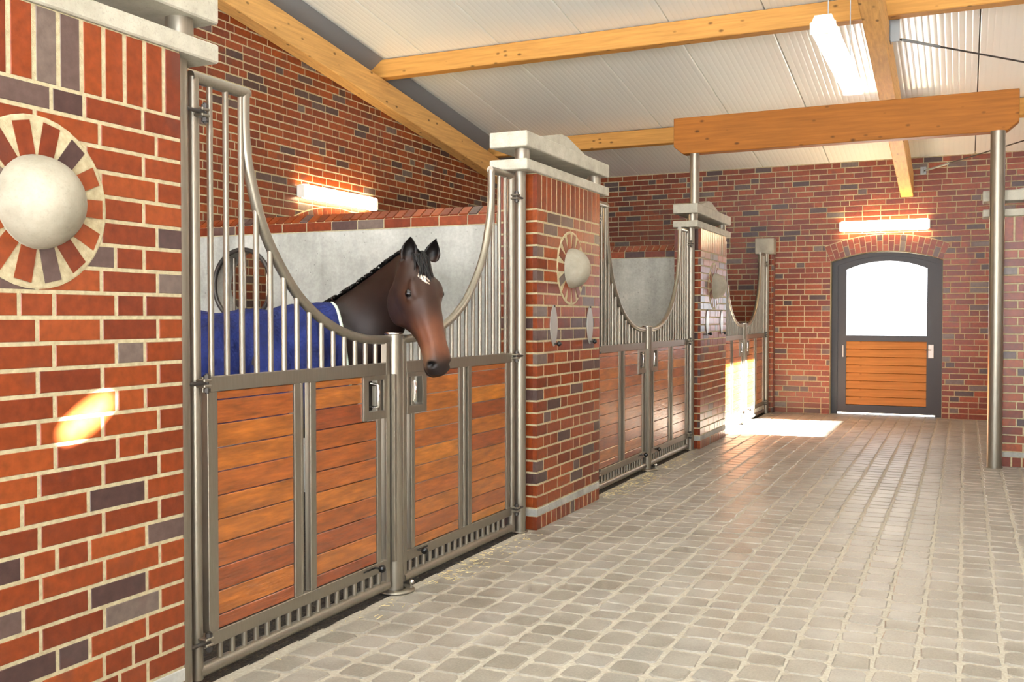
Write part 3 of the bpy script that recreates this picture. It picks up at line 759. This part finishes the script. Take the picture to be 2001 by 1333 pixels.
MB().lathe((0, 0, 1.372), [(0.047, -0.004), (0.050, -0.002), (0.050, 0.004), (0.04, 0.008), (0, 0.010)], 28).obj('cap', 'chrome', post)
MB().lathe((0.012, 0, 0), [(0, 0.001), (0.098, 0.001), (0.098, 0.010), (0.05, 0.012)], 32).obj('base_plate', 'steel', post)
MB().tube([(0.075, 0.045, 0.01), (0.075, 0.045, 0.03)], 0.006, 8).obj('bolt_stem', 'steel', post)
MB().sphere((0.078, 0.048, 0.042), 0.014).obj('bolt_head', 'chrome', post)
MB().bbox((0.015, -0.058, 0.17), (0.04, -0.035, 1.16), 0.002).obj('stop_strip', 'steel', post)
for q, (yc, la, lb, lp) in enumerate(((8.965, 'stall gate leaf with pale glossy planks beside the pilaster with oval plates', 'stall gate leaf with pale glossy planks beside the sunlit pilaster', 'round steel gate post between the two pale glossy gate leaves'),
                                     (13.43, 'stall gate leaf on the far side of the sunlit pilaster, glaring in sunlight', 'stall gate leaf hinged beside the slim end pier at the back wall', 'round steel gate post between the two gate leaves nearest the arched door'))):
    d = (0, yc - 4.42, 0)
    copy_tree(leafA, d)['label'] = la; copy_tree(leafB, d)['label'] = lb; copy_tree(post, d)['label'] = lp

# ------------------------------------------------------------------ name plates on the pilasters
def oval_plate(y, label):
    root = empty('name_plate', (XP + 0.002, y, 1.40)); tag(root, label, 'plate', 'oval name plates')
    n = 14; pts = []
    for i in range(n + 1):
        t = -1 + 2 * i / n; pts.append((0, 0.058 * (1 - t * t) ** 0.8 + 0.004, 0.145 * t))
    poly = pts + [(0, -p_[1], p_[2]) for p_ in pts[::-1]]
    mb = MB(); mb.prism(poly, (0.008, 0, 0)); fix_normals(mb.obj('plate', 'name_plate', root))
    MB().tube([(0.0, 0.004, -0.128), (0.03, 0.004, -0.128)], 0.007, 8).obj('hook', 'dark_steel', root); MB().sphere((0.043, 0.004, -0.128), 0.018).obj('knob', 'black_plastic', root)
    MB().tube([(0.0, 0, 0.138), (0.014, 0, 0.138)], 0.008, 8).obj('screw', 'dark_steel', root)
oval_plate(6.36, 'oval plate with black knob beside the jamb pipe of the horse gate')
oval_plate(7.09, 'oval plate with black knob beside the jamb pipe of the pale glossy gate')
oval_plate(10.89, 'oval plate on the sunlit pilaster, on the side of the pale glossy gate')
oval_plate(11.60, 'oval plate on the sunlit pilaster, on the side of the arched door')

# ------------------------------------------------------------------ arched door
door = empty('door_1', (DC, YB + 0.17, 0)); door['kind'] = 'structure'
def arch_frame(name, half, spring, rise, wdt, y0, y1, zlow, mat, parent, sill=False):
    f1, r1, c1 = arch(half, spring, rise); f2, _, _ = arch(half - wdt, spring - wdt * 0.55, rise * 0.92); mb = MB(); n = 20
    out = [(-half, zlow)] + [(-half + 2 * half * i / n, f1(-half + 2 * half * i / n)) for i in range(n + 1)] + [(half, zlow)]
    h = half - wdt; inn = [(-h, zlow)] + [(-h + 2 * h * i / n, f2(-h + 2 * h * i / n)) for i in range(n + 1)] + [(h, zlow)]
    for i in range(len(out) - 1):
        q = [out[i], out[i + 1], inn[i + 1], inn[i]]; v = [(p_[0], y, p_[1]) for y in (y0, y1) for p_ in q]
        mb.add(v, [(0,1,2,3),(7,6,5,4),(0,4,5,1),(1,5,6,2),(2,6,7,3),(3,7,4,0)])
    if sill: mb.box((-h, y0, zlow), (h, y1, zlow + sill))
    return fix_normals(mb.obj(name, mat, parent)), f2
fr_, _ = arch_frame('door_frame', DA - 0.003, 2.287, 0.14, 0.085, 0.0, 0.12, 0.0, 'door_paint', door)
leaf = empty('door_leaf', (0, 0.05, 0), door)
lf_, fin = arch_frame('leaf_frame', DA - 0.083, 2.245, 0.130, 0.127, -0.03, 0.04, 0.025, 'door_paint', leaf, 0.115)
hl = DA - 0.21
MB().box((-hl, -0.03, 1.10), (hl, 0.04, 1.185)).obj('cross_rail', 'door_paint', leaf)
poly = [(-hl - 0.01, 0.0, 1.18), (hl + 0.01, 0.0, 1.18)] + [(hl - 2 * hl * i / 16, 0.0, fin(hl - 2 * hl * i / 16) + 0.01) for i in range(17)]
MB().prism(poly, (0, 0.008, 0)).obj('pane', 'glass', leaf)
ph = (1.10 - 0.14) / 8
for i in range(8):
    m_ = MB(); z0 = 0.14 + i * ph
    m_.add([(-hl, -0.026, z0 + 0.008), (hl, -0.026, z0 + 0.008), (hl, -0.006, z0 + ph - 0.006), (-hl, -0.006, z0 + ph - 0.006), (hl, 0.0, z0 + ph), (-hl, 0.0, z0 + ph), (-hl, 0.02, z0), (hl, 0.02, z0), (hl, 0.02, z0 + ph), (-hl, 0.02, z0 + ph)],
           [(0,1,2,3),(3,2,4,5),(6,9,8,7),(0,6,7,1),(5,4,8,9),(0,3,5,9,6),(1,7,8,4,2)])
    o = fix_normals(m_.obj('plank', 'door_board', leaf)); o.color = random.choice([srgb(176, 112, 44), srgb(166, 102, 38), srgb(184, 120, 50)])
MB().bbox((hl + 0.02, -0.05, 0.86), (hl + 0.10, -0.03, 1.06), 0.006).obj('lock_plate', 'lock_plate', leaf)
MB().tube([(hl + 0.06, -0.05, 0.98), (hl + 0.06, -0.08, 0.98), (hl - 0.02, -0.085, 0.98)], 0.008, 8).obj('handle', 'chrome', leaf)
MB().bbox((-hl - 0.05, -0.045, 0.86), (-hl - 0.035, -0.03, 1.04), 0.003).obj('side_bolt', 'lock_plate', leaf)

# ------------------------------------------------------------------ lamps
def wall_lamp(loc, ax, L, label):
    """box lamp: ax = direction along the tube, local x towards the room"""
    root = empty('wall_lamp', loc); tag(root, label, 'lamp', 'fluorescent lamps'); ax = Vector(ax); nrm = Vector((0, -1, 0)) if abs(ax.x) > 0.5 else Vector((1, 0, 0))
    def bb(name, a0, a1, w0, w1, z0, z1, mat, c): p0 = ax * a0 + nrm * w0 + Vector((0, 0, z0)); p1 = ax * a1 + nrm * w1 + Vector((0, 0, z1)); return MB().bbox(p0, p1, c).obj(name, mat, root)
    bb('mounting_tray', -L / 2, L / 2, 0.0, 0.03, -0.06, 0.06, 'white_metal', 0.004)
    bb('diffuser', -L / 2 + 0.015, L / 2 - 0.015, 0.03, 0.105, -0.075, 0.075, 'tube_warm', 0.018)
    for sd in (-1, 1): bb('end_cap', sd * L / 2 - 0.015 * (sd > 0), sd * L / 2 + 0.015 * (sd < 0), 0.02, 0.10, -0.07, 0.07, 'white_metal', 0.01)
wall_lamp((DC - 0.02, YB - 0.008, 2.80), (1, 0, 0), 1.24, 'glowing box lamp on the back wall above the arched door')
wall_lamp((XL + 0.008, 9.28, 2.82), (0, 1, 0), 1.45, 'glowing box lamp on the brick wall above the concrete divider behind the horse')
lz_, ly0, ly1, lx = 3.20, 6.20, 7.98, -0.80
root = empty('hanging_lamp', (lx, (ly0 + ly1) / 2, lz_)); tag(root, 'long white fluorescent lamp hanging on cables under the ceiling', 'lamp', 'fluorescent lamps')
hl_ = (ly1 - ly0) / 2
mb = MB(); mb.prism([(-0.05, -hl_, 0.10), (0.05, -hl_, 0.10), (0.075, -hl_, 0.04), (-0.075, -hl_, 0.04)], (0, 2 * hl_, 0)); fix_normals(mb.obj('housing', 'white_metal', root))
MB().bbox((-0.07, -hl_ + 0.02, -0.02), (0.07, hl_ - 0.02, 0.04), 0.02).obj('diffuser', 'tube_white', root)
for sd in (-1, 1): MB().bbox((-0.076, sd * hl_ - 0.012, -0.02), (0.076, sd * hl_ + 0.012, 0.06), 0.006).obj('end_cap', 'white_metal', root)
for sd in (-1, 1):
    yy = sd * (hl_ - 0.25); MB().tube([(0, yy, 0.10), (0, yy, 3.195 + SLOPE * (YB - (ly0 + ly1) / 2 - yy) - lz_)], 0.004, 6).obj('cable', 'galvanised', root)

# wind bracing rods
def rod(a, b, label, plate):
    root = empty('bracing_rod', a); tag(root, label, 'rod'); d = Vector(b) - Vector(a)
    MB().tube([(0, 0, 0), tuple(d)], 0.009, 10).obj('rod', 'dark_steel', root)
    MB().tube([tuple(d * 0.01), tuple(d * 0.09)], 0.015, 10).obj('turnbuckle', 'galvanised', root)
    m_ = MB()
    for q in plate: m_.bbox(*q, 0.003)
    m_.obj('bracket', 'galvanised', root)
rod((-0.63, 10.22, 4.17), (3.6, 13.4, 3.62), 'dark steel bracing rod bolted by a grey bracket to the rafter over the aisle', [((-0.058, -0.07, -0.03), (-0.048, 0.09, 0.22)), ((-0.058, -0.012, -0.03), (0.03, 0.0, 0.20))])
rod((-0.56, YB - 0.035, 3.56), (3.3, 11.4, 4.02), 'pale bracing rod rising from the top of the back wall beside the rafter', [((-0.04, -0.01, -0.05), (0.04, 0.018, 0.06)), ((-0.008, -0.05, -0.03), (0.008, 0.0, 0.04))])

# ------------------------------------------------------------------ horse
W_ = Vector((-3.50, 4.67, 0)); D_ = Vector((0.7071, 0.7071, 0)); R_ = Vector((0.7071, -0.7071, 0)); Z_ = Vector((0, 0, 1))
body = MB()
def loft(mb, secs, seg=20, pw=2.0):
    """secs: (centre, side vector*hw, up vector*hu, down half-height)"""
    vs_ = []
    for (c, sv, uv, dn) in secs:
        for j in range(seg):
            a = 2 * math.pi * j / seg; ca, sa = math.cos(a), math.sin(a)
            ca = math.copysign(abs(ca) ** (2 / pw), ca); sa = math.copysign(abs(sa) ** (2 / pw), sa)
            vs_.append(Vector(c) + Vector(sv) * ca + Vector(uv) * (sa if sa > 0 else sa * dn))
    n = len(secs); fs_ = [(i * seg + j, i * seg + (j + 1) % seg, (i + 1) * seg + (j + 1) % seg, (i + 1) * seg + j) for i in range(n - 1) for j in range(seg)]
    fs_ += [tuple(range(seg))[::-1], tuple(range((n - 1) * seg, n * seg))]
    mb.add(vs_, fs_, True)
TR = [(-1.30, 1.16, .10, .09), (-1.25, 1.17, .20, .17), (-1.10, 1.16, .30, .26), (-0.80, 1.14, .33, .30), (-0.5, 1.11, .345, .31), (-0.2, 1.11, .37, .29), (0.05, 1.13, .38, .25), (0.22, 1.13, .33, .21), (0.36, 1.12, .24, .16), (0.44, 1.11, .12, .09)]
loft(body, [(W_ + D_ * s + Z_ * z, R_ * w, Z_ * h, 1.0) for (s, z, h, w) in TR], 24)
POLL = Vector((-2.706, 4.555, 1.745)); F_ = Vector((0.905, -0.425, 0)).normalized(); TH = math.radians(65.5)
HA = F_ * math.cos(TH) - Z_ * math.sin(TH); HN = F_ * math.sin(TH) + Z_ * math.cos(TH); HL = F_.cross(Z_)
HS = 1.02
HLS = 1.15
H = lambda a, l, n: POLL + (HA * a + HL * (l * HLS) + HN * n) * HS
NP = [W_ + D_ * -0.02 + Z_ * 1.20, W_ + D_ * 0.20 + Z_ * 1.27, Vector((-3.15, 4.87, 1.475)), Vector((-2.96, 4.80, 1.625)), Vector((-2.825, 4.70, 1.69)), H(0.03, 0, -0.04)]
NHH = [.31, .28, .225, .178, .150, .125]; NHW = [.17, .15, .118, .093, .080, .075]
def neck_frames():
    fr = []
    for i, p_ in enumerate(NP):
        t = (NP[min(i + 1, len(NP) - 1)] - NP[max(i - 1, 0)]).normalized(); sv = t.cross(Z_).normalized(); uv = sv.cross(t).normalized(); fr.append((p_, sv, uv))
    return fr
NF = neck_frames()
def spline(vals, t):
    x = t * (len(vals) - 1); i = min(int(x), len(vals) - 2); f_ = x - i
    p0, p1, p2, p3 = vals[max(i - 1, 0)], vals[i], vals[i + 1], vals[min(i + 2, len(vals) - 1)]
    return ((p1 * 2) + (p2 - p0) * f_ + (p0 * 2 - p1 * 5 + p2 * 4 - p3) * f_ ** 2 + (p1 * 3 - p0 - p2 * 3 + p3) * f_ ** 3) * 0.5
loft(body, [(spline(NP, q / 24), spline([n_[1] for n_ in NF], q / 24) * spline(NHW, q / 24), spline([n_[2] for n_ in NF], q / 24) * spline(NHH, q / 24), 1.0) for q in range(25)], 28)
# head: (a, dorsal n, ventral n, half width upper, half width lower)
HD = [(-0.035, 0.030, -0.06, .035, .03), (-0.02, .05, -.10, .058, .05), (0.04, .072, -.195, .074, .058), (0.10, .085, -.240, .088, .060), (0.16, .088, -.252, .098, .060), (0.22, .082, -.248, .091, .057),
      (0.28, .072, -.208, .081, .052), (0.34, .064, -.148, .073, .047), (0.40, .056, -.114, .066, .043), (0.46, .052, -.098, .062, .045), (0.52, .050, -.094, .064, .050), (0.56, .044, -.102, .066, .052), (0.59, .028, -.102, .060, .045), (0.612, .006, -.085, .040, .030), (0.62, -.02, -.06, .02, .015)]
hv = []; seg = 28
for (a, nd, nv, wu, wl) in HD:
    mid = nd * 0.45 + nv * 0.55 if a < 0.3 else (nd + nv) / 2
    mid = nd - (nd - nv) * 0.42
    for j in range(seg):
        t = 2 * math.pi * j / seg; ca, sa = math.cos(t), math.sin(t)
        ca2 = math.copysign(abs(ca) ** 0.8, ca); sa2 = math.copysign(abs(sa) ** 0.85, sa)
        n_ = mid + (nd - mid) * sa2 if sa > 0 else mid + (mid - nv) * sa2
        w_ = wu if sa > 0 else wu + (wl - wu) * min(1, -sa * 1.15)
        hv.append(H(a, w_ * ca2, n_))
nS = len(HD); body.add(hv, [(i * seg + j, i * seg + (j + 1) % seg, (i + 1) * seg + (j + 1) % seg, (i + 1) * seg + j) for i in range(nS - 1) for j in range(seg)] + [tuple(range(seg))[::-1], tuple(range((nS - 1) * seg, nS * seg))], True)
def ell(c, ra, rl, rn, seg=16, rings=10):
    vs_ = []; 
    for i in range(1, rings):
        t = math.pi * i / rings
        for j in range(seg):
            p_ = 2 * math.pi * j / seg; vs_.append(H(c[0] + ra * math.cos(t), c[1] + rl * math.sin(t) * math.cos(p_), c[2] + rn * math.sin(t) * math.sin(p_)))
    m = rings - 1; fs_ = [(i * seg + j, i * seg + (j + 1) % seg, (i + 1) * seg + (j + 1) % seg, (i + 1) * seg + j) for i in range(m - 1) for j in range(seg)]
    fs_ += [tuple(range(seg))[::-1], tuple(range((m - 1) * seg, m * seg))]; body.add(vs_, fs_, True)
for sd in (-1, 1):
    ell((0.175, sd * 0.052, -0.130), 0.125, 0.034, 0.110)       # cheek
    ell((0.165, sd * 0.064, 0.050), 0.065, 0.028, 0.026)        # brow
    ell((0.198, sd * 0.080, 0.012), 0.040, 0.020, 0.026)        # lower lid
    ell((0.33, sd * 0.050, -0.015), 0.11, 0.016, 0.014)         # facial crest
    ell((0.565, sd * 0.044, -0.008), 0.040, 0.022, 0.034)       # nostril wing
ell((0.585, 0, -0.075), 0.034, 0.045, 0.026); ell((0.60, 0, -0.035), 0.026, 0.050, 0.045); ell((0.555, 0, -0.098), 0.035, 0.034, 0.022)
# ears: curled leaves
for sd in (-1, 1):
    base = H(0.004, sd * 0.058, 0.048); up = (Z_ * 0.92 + F_ * 0.34 + HL * sd * 0.26).normalized(); fwd = (HN * 0.80 + HL * (0.66 if sd > 0 else 0.30)).normalized(); fwd = (fwd - up * fwd.dot(up)).normalized(); si = up.cross(fwd)
    Lr = 0.142; vs_ = []; nseg = 9; m = 9
    for i in range(nseg):
        t = i / (nseg - 1); w = 0.050 * (max(0.0, math.sin(math.pi * (0.28 + 0.72 * t))) ** 1.05) + 0.004; curl = 1.35 * (1 - 0.45 * t)
        c = base + up * (Lr * t) - fwd * (0.012 * math.sin(math.pi * t)) - HL * sd * (0.022 * t * t)
        outer = []; inner = []
        for j in range(m):
            a = (j / (m - 1) - 0.5) * 2 * curl
            outer.append(c + si * (math.sin(a) * w) - fwd * (math.cos(a) * w * 0.9)); inner.append(c + si * (math.sin(a) * (w * 0.72)) - fwd * (math.cos(a) * w * 0.9 - 0.010))
        vs_ += outer + inner[::-1]
    s2 = 2 * m; fs_ = [(i * s2 + j, i * s2 + (j + 1) % s2, (i + 1) * s2 + (j + 1) % s2, (i + 1) * s2 + j) for i in range(nseg - 1) for j in range(s2)] + [tuple(range(s2))[::-1], tuple(range((nseg - 1) * s2, nseg * s2))]
    body.add(vs_, fs_, True)
# legs
def leg(pts, rad): loft(body, [(Vector(p_), D_ * r * 1.1, R_ * r, 1.0) for p_, r in zip(pts, rad)], 14)
for sd in (-1, 1):
    o_ = W_ + R_ * (0.13 * sd)
    leg([o_ + D_ * 0.20 + Z_ * z + D_ * dx for z, dx in ((1.0, 0), (0.78, 0.0), (0.62, 0.01), (0.46, 0.015), (0.40, 0.012), (0.20, 0), (0.12, 0.0), (0.07, 0.03), (0.0, 0.05))], [.14, .105, .075, .055, .048, .034, .044, .040, .062])
    o_ = W_ + R_ * (0.15 * sd)
    leg([o_ + D_ * (-1.02) + Z_ * z + D_ * dx for z, dx in ((1.10, 0), (0.86, 0.06), (0.70, 0.03), (0.54, -0.09), (0.46, -0.10), (0.22, -0.06), (0.12, -0.05), (0.07, -0.02), (0.0, 0.0))], [.22, .165, .105, .062, .056, .038, .048, .042, .064])
tmp = bpy.data.objects.new('tmp_horse', body.mesh('tmp_horse', 'horse_coat')); col.objects.link(tmp)
fix_normals(tmp)
rm = tmp.modifiers.new('r', 'REMESH'); rm.mode = 'VOXEL'; rm.voxel_size = 0.0065
sm = tmp.modifiers.new('s', 'SMOOTH'); sm.factor = 0.5; sm.iterations = 7
dg = bpy.context.evaluated_depsgraph_get(); hm = bpy.data.meshes.new_from_object(tmp.evaluated_get(dg)); bpy.data.objects.remove(tmp)
nv_ = len(hm.vertices); co = np.zeros(nv_ * 3); hm.vertices.foreach_get('co', co); co = co.reshape(-1, 3)
# head coordinates of every vertex
rel = (co - np.array(POLL)) / HS; ha = rel @ np.array(HA); hl2 = rel @ np.array(HL) / HLS; hn = rel @ np.array(HN)
def gauss(a, l, n, ra, rl, rn): return np.exp(-(((ha - a) / ra) ** 2 + ((hl2 - l) / rl) ** 2 + ((hn - n) / rn) ** 2))
headm = (ha > -0.25) & (ha < 0.75) & (np.abs(hl2) < 0.2) & (hn < 0.25) & (hn > -0.30)
disp = np.zeros_like(co)
for sd in (-1, 1):
    hlv = np.array(HL) * sd; hnv = np.array(HN); hav = np.array(HA)
    g = gauss(0.578, sd * 0.052, 0.006, 0.013, 0.03, 0.017); disp -= (g * 0.030)[:, None] * (hlv * 0.8 + hnv * 0.3 + hav * 0.3) * headm[:, None]
    g = gauss(0.105, sd * 0.085, 0.045, 0.030, 0.04, 0.022); disp -= (g * 0.007)[:, None] * hlv * headm[:, None]
    g = gauss(0.42, sd * 0.060, 0.020, 0.09, 0.04, 0.016); disp -= (g * 0.006)[:, None] * hlv * headm[:, None]
    g = gauss(0.575, sd * 0.05, -0.062, 0.055, 0.05, 0.006); disp -= (g * 0.006)[:, None] * hlv * headm[:, None]
ed = np.zeros(len(hm.edges) * 2, dtype=int); hm.edges.foreach_get('vertices', ed); ed = ed.reshape(-1, 2)
deg = np.bincount(ed.ravel(), minlength=nv_)[:, None].astype(float); away = (np.clip((0.06 - ha) / 0.12, 0, 1) * (co[:, 2] < POLL.z + 0.02) + (hn < -0.26) * 1.0).clip(0, 1) * (co[:, 2] > 0.7)
away[(ha < 0.0) & (hn > -0.03) & (co[:, 2] > POLL.z - 0.02)] = 0
for _ in range(60):
    acc = np.zeros_like(co)
    for ax_ in range(3):
        acc[:, ax_] = np.bincount(ed[:, 0], weights=co[ed[:, 1], ax_], minlength=nv_) + np.bincount(ed[:, 1], weights=co[ed[:, 0], ax_], minlength=nv_)
    co += (acc / deg - co) * (0.6 * away[:, None])
hsm = headm * np.clip((ha - 0.03) / 0.05, 0, 1) * 0.5
for _ in range(16):
    acc = np.zeros_like(co)
    for ax_ in range(3):
        acc[:, ax_] = np.bincount(ed[:, 0], weights=co[ed[:, 1], ax_], minlength=nv_) + np.bincount(ed[:, 1], weights=co[ed[:, 0], ax_], minlength=nv_)
    co += (acc / deg - co) * hsm[:, None]
co += disp; hm.vertices.foreach_set('co', co.ravel())
def L3(r, g, b): return np.array(srgb(r, g, b)[:3])
C = np.tile(L3(30, 18, 13), (nv_, 1))
def blend(mask, c):
    global C
    C = C * (1 - mask[:, None]) + c * mask[:, None]
def ss(x, a, b): t = np.clip((x - a) / (b - a), 0, 1); return t * t * (3 - 2 * t)
hm_ = headm.astype(float) * ss(ha, -0.06, 0.05)
blend(hm_ * 0.9, L3(42, 25, 17))
blend(hm_ * gauss(0.14, 0, -0.11, 0.13, 9, 0.10) * 0.75, L3(34, 25, 25))              # bluish dark cheek
blend(hm_ * ss(ha, 0.22, 0.48) * (1 - ss(ha, 0.50, 0.58)) * (0.35 + 0.65 * ss(hn, -0.12, 0.02)) * 0.85, L3(104, 60, 38))    # reddish nose
blend(hm_ * ss(ha, 0.44, 0.54) * ss(-hn, -0.06, 0.03) * 0.6, L3(124, 92, 68))        # pale muzzle side
blend(hm_ * gauss(0.19, 0, 0.02, 0.05, 9, 0.05) * 0.4, L3(96, 58, 36))
blend(hm_ * ss(ha, 0.555, 0.60), L3(34, 27, 25)); blend(hm_ * ss(ha, 0.50, 0.55) * ss(-hn, 0.05, 0.08), L3(38, 30, 27))
for sd in (-1, 1): blend(hm_ * np.minimum(1, 1.9 * gauss(0.572, sd * 0.05, 0.004, 0.018, 0.03, 0.023)), L3(8, 7, 7)); blend(hm_ * np.minimum(1, 1.5 * gauss(0.182, sd * 0.095, 0.028, 0.032, 0.03, 0.022)), L3(20, 14, 12))
sl_ = hl2 - 0.016 + 0.55 * (ha - 0.13)
star = (np.abs(sl_) < 0.017 * np.clip(1.6 - np.abs(ha - 0.125) / 0.022, 0, 1)) & (hn > 0.02) & headm & ~((np.abs(sl_ + 0.006) < 0.0045) & (ha > 0.125))
blend(star.astype(float), L3(222, 204, 184))
ear = headm & (ha < -0.03) & (hn > -0.06) & (np.abs(hl2) > 0.02) & (co[:, 2] > POLL.z + 0.035)
blend(ear.astype(float), L3(13, 9, 8))
low = ss(-co[:, 2], -0.75, -0.45); blend(low, L3(18, 14, 12))
crest = np.zeros(nv_)
rgba = np.ones((nv_, 4)); rgba[:, :3] = C
at = hm.attributes.new('col', 'FLOAT_COLOR', 'POINT'); at.data.foreach_set('color', rgba.ravel())
hm.materials.clear(); hm.materials.append(MAT['horse_coat']); hm.polygons.foreach_set('use_smooth', [True] * len(hm.polygons)); hm.name = 'horse'
horse = bpy.data.objects.new('horse', hm); link(horse); tag(horse, 'dark bay horse with a white star, head over the gate, in a navy blanket', 'horse')
for sd in (-1, 1):
    e = MB(); e.sphere(H(0.184, sd * 0.0845, 0.027), 0.0240, 20, 14); e.obj('eye', 'eye_ball', horse)
# hair
def strand(mb, pts, w, nrm):
    pts = [Vector(p_) for p_ in pts]; n = len(pts); vs_ = []
    for i, p_ in enumerate(pts):
        t = (pts[min(i + 1, n - 1)] - pts[max(i - 1, 0)]).normalized(); s_ = t.cross(nrm).normalized(); f_ = w * (1 - 0.85 * (i / (n - 1)) ** 2)
        vs_ += [p_ - s_ * f_, p_ + Vector(nrm) * f_ * 0.7, p_ + s_ * f_]
    fs_ = [(i * 3 + j, i * 3 + (j + 1) % 3, i * 3 + 3 + (j + 1) % 3, i * 3 + 3 + j) for i in range(n - 1) for j in range(3)]; mb.add(vs_, fs_, True)
fl = MB()
for i in range(70):
    l0 = random.uniform(-0.040, 0.040); a0 = random.uniform(-0.05, 0.0); ln = random.uniform(0.09, 0.19) * (1 - 5 * abs(l0)); dr = random.uniform(-0.03, 0.03)
    pts = []
    for q in range(6):
        t = q / 5; a = a0 + ln * t; nd = np.interp(a, [h_[0] for h_ in HD], [h_[1] for h_ in HD]); lift = 0.030 * (1 - t) ** 2 + 0.010
        l = l0 * (1 - 0.25 * t) + dr * t - 0.0 * t; pts.append(H(a, l, nd + lift - 9 * l * l * (0.5 + t)))
    strand(fl, pts, 0.0055, HN)
fl.obj('forelock', 'horse_hair', horse)
mn = MB()
def neck_pt(t):
    x = t * (len(NF) - 1); i = min(int(x), len(NF) - 2); f_ = x - i
    c = NF[i][0].lerp(NF[i + 1][0], f_); sv = NF[i][1].lerp(NF[i + 1][1], f_); uv = NF[i][2].lerp(NF[i + 1][2], f_); return c, sv, uv, NHH[i] + (NHH[i + 1] - NHH[i]) * f_, NHW[i] + (NHW[i + 1] - NHW[i]) * f_
for i in range(900):
    t = random.uniform(0.12, 1.0); side = -1 if random.random() < 0.72 else 1; c, sv, uv, hh, hw = neck_pt(t); ln = random.uniform(0.5, 0.9) if side < 0 else random.uniform(0.22, 0.50)
    pts = []; sl = random.uniform(-0.03, 0.03)
    tv = uv.cross(sv)
    for q in range(6):
        a = ln * q / 5 * (0.75 if side < 0 else 1.0) + 0.02
        pts.append(c + uv * (math.cos(a) * (hh + 0.006 + 0.010 * math.sin(math.pi * min(1, q / 4)))) + sv * (side * math.sin(a) * (hw * 1.25 + 0.012)) + tv * (sl * q / 5))
    strand(mn, pts, 0.0065, uv)
mn.obj('mane', 'horse_hair', horse)
# blanket: shell over the trunk, with folds; open below
BS = [(-1.33, 1.16, .17, .14), (-1.27, 1.17, .25, .21), (-1.12, 1.16, .325, .285), (-0.80, 1.14, .36, .33), (-0.5, 1.11, .375, .34), (-0.2, 1.11, .40, .32), (0.02, 1.13, .412, .285), (0.14, 1.14, .395, .262)]
from bisect import bisect
def bs(s):
    i = max(0, min(len(BS) - 2, bisect([q[0] for q in BS], s) - 1)); f_ = (s - BS[i][0]) / (BS[i + 1][0] - BS[i][0]); return [BS[i][k_] + (BS[i + 1][k_] - BS[i][k_]) * f_ for k_ in range(4)]
ns, na = 90, 64; vs_ = []; edge = []
ph1 = [random.uniform(0, 6.28) for _ in range(6)]
for th in (0.012, 0.0):
    for i in range(ns + 1):
        for j in range(na + 1):
            a = math.radians(-132 + 264 * j / na)
            s0 = -1.33 + (0.14 + 1.33) * i / ns
            s = s0 + (0.10 * (abs(a) / 2.3) ** 1.5 if i > ns * 0.6 else 0) * ((i / ns - 0.6) / 0.4 if i > ns * 0.6 else 0)
            _, z, h, w = bs(s0)
            fold = 0.022 * math.sin(9 * s + 2.2 * abs(a) + ph1[0]) * math.sin(abs(a) * 0.9) + 0.017 * math.sin(23 * s - 3 * a + ph1[1] + 1.5 * math.sin(4 * s)) * (0.35 + 0.65 * min(1, abs(a))) + 0.006 * abs(math.sin(31 * s + 5 * a + ph1[2]))
            r = 1 + (fold + th - 0.012) / 0.33
            drop = 1.0 if abs(a) < 1.57 else 1.0
            y_ = math.sin(a) * w * (1.0 if abs(a) < 1.3 else 1.0 + 0.12 * (abs(a) - 1.3)); x_ = math.cos(a) * h
            p_ = W_ + D_ * s + R_ * (y_ * r) + Z_ * (z + x_ * r); vs_.append(p_)
            if th and i == ns: edge.append(p_)
n1 = (ns + 1) * (na + 1); q_ = lambda l, i, j: l * n1 + i * (na + 1) + j; fs_ = []
for i in range(ns):
    for j in range(na):
        fs_.append((q_(0, i, j), q_(0, i, j + 1), q_(0, i + 1, j + 1), q_(0, i + 1, j))); fs_.append((q_(1, i, j), q_(1, i + 1, j), q_(1, i + 1, j + 1), q_(1, i, j + 1)))
for i in range(ns):
    for j in (0, na): fs_.append((q_(0, i, j), q_(0, i + 1, j), q_(1, i + 1, j), q_(1, i, j)))
for j in range(na):
    for i in (0, ns): fs_.append((q_(0, i, j), q_(0, i, j + 1), q_(1, i, j + 1), q_(1, i, j)))
bk = MB(); bk.add(vs_, fs_, True); blanket = fix_normals(bk.obj('blanket', 'blanket_blue', horse)); blanket['label'] = 'quilted navy blue horse blanket'
pp = MB(); pp.tube([tuple(p_ - Vector(blanket.location)) for p_ in edge], 0.009, 8); pp.obj('piping', 'piping', blanket)

# ------------------------------------------------------------------ straw wisps swept against the gates
sw = MB()
for i in range(700):
    y = random.choice([random.gauss(8.9, 0.7), random.gauss(7.9, 0.5), random.gauss(5.0, 0.6), random.gauss(13.2, 0.6)]); x = XG + 0.06 + abs(random.gauss(0, 0.10))
    if any(abs(y - c) < 0.66 for c in PC) or any(abs(y - c) < 0.14 for c in (4.42, 8.965, 13.43)) or y > YB - 0.3: continue
    a = random.uniform(0, math.pi); L = random.uniform(0.01, 0.035)
    d = Vector((math.cos(a), math.sin(a), random.uniform(0, 0.15))) * L; c = Vector((x, y, 0.004)); w = Vector((-math.sin(a), math.cos(a), 0)) * 0.0012
    sw.add([c - w, c + w, c + d + w, c + d - w, c + Vector((0, 0, 0.002)), c + d + Vector((0, 0, 0.002))], [(0,1,2,3),(0,4,5,3),(1,2,5,4),(0,1,4),(3,5,2)])
tag(sw.obj('straw_wisps', 'straw'), 'loose straw wisps swept along the foot of the gates', 'straw', kind='stuff')
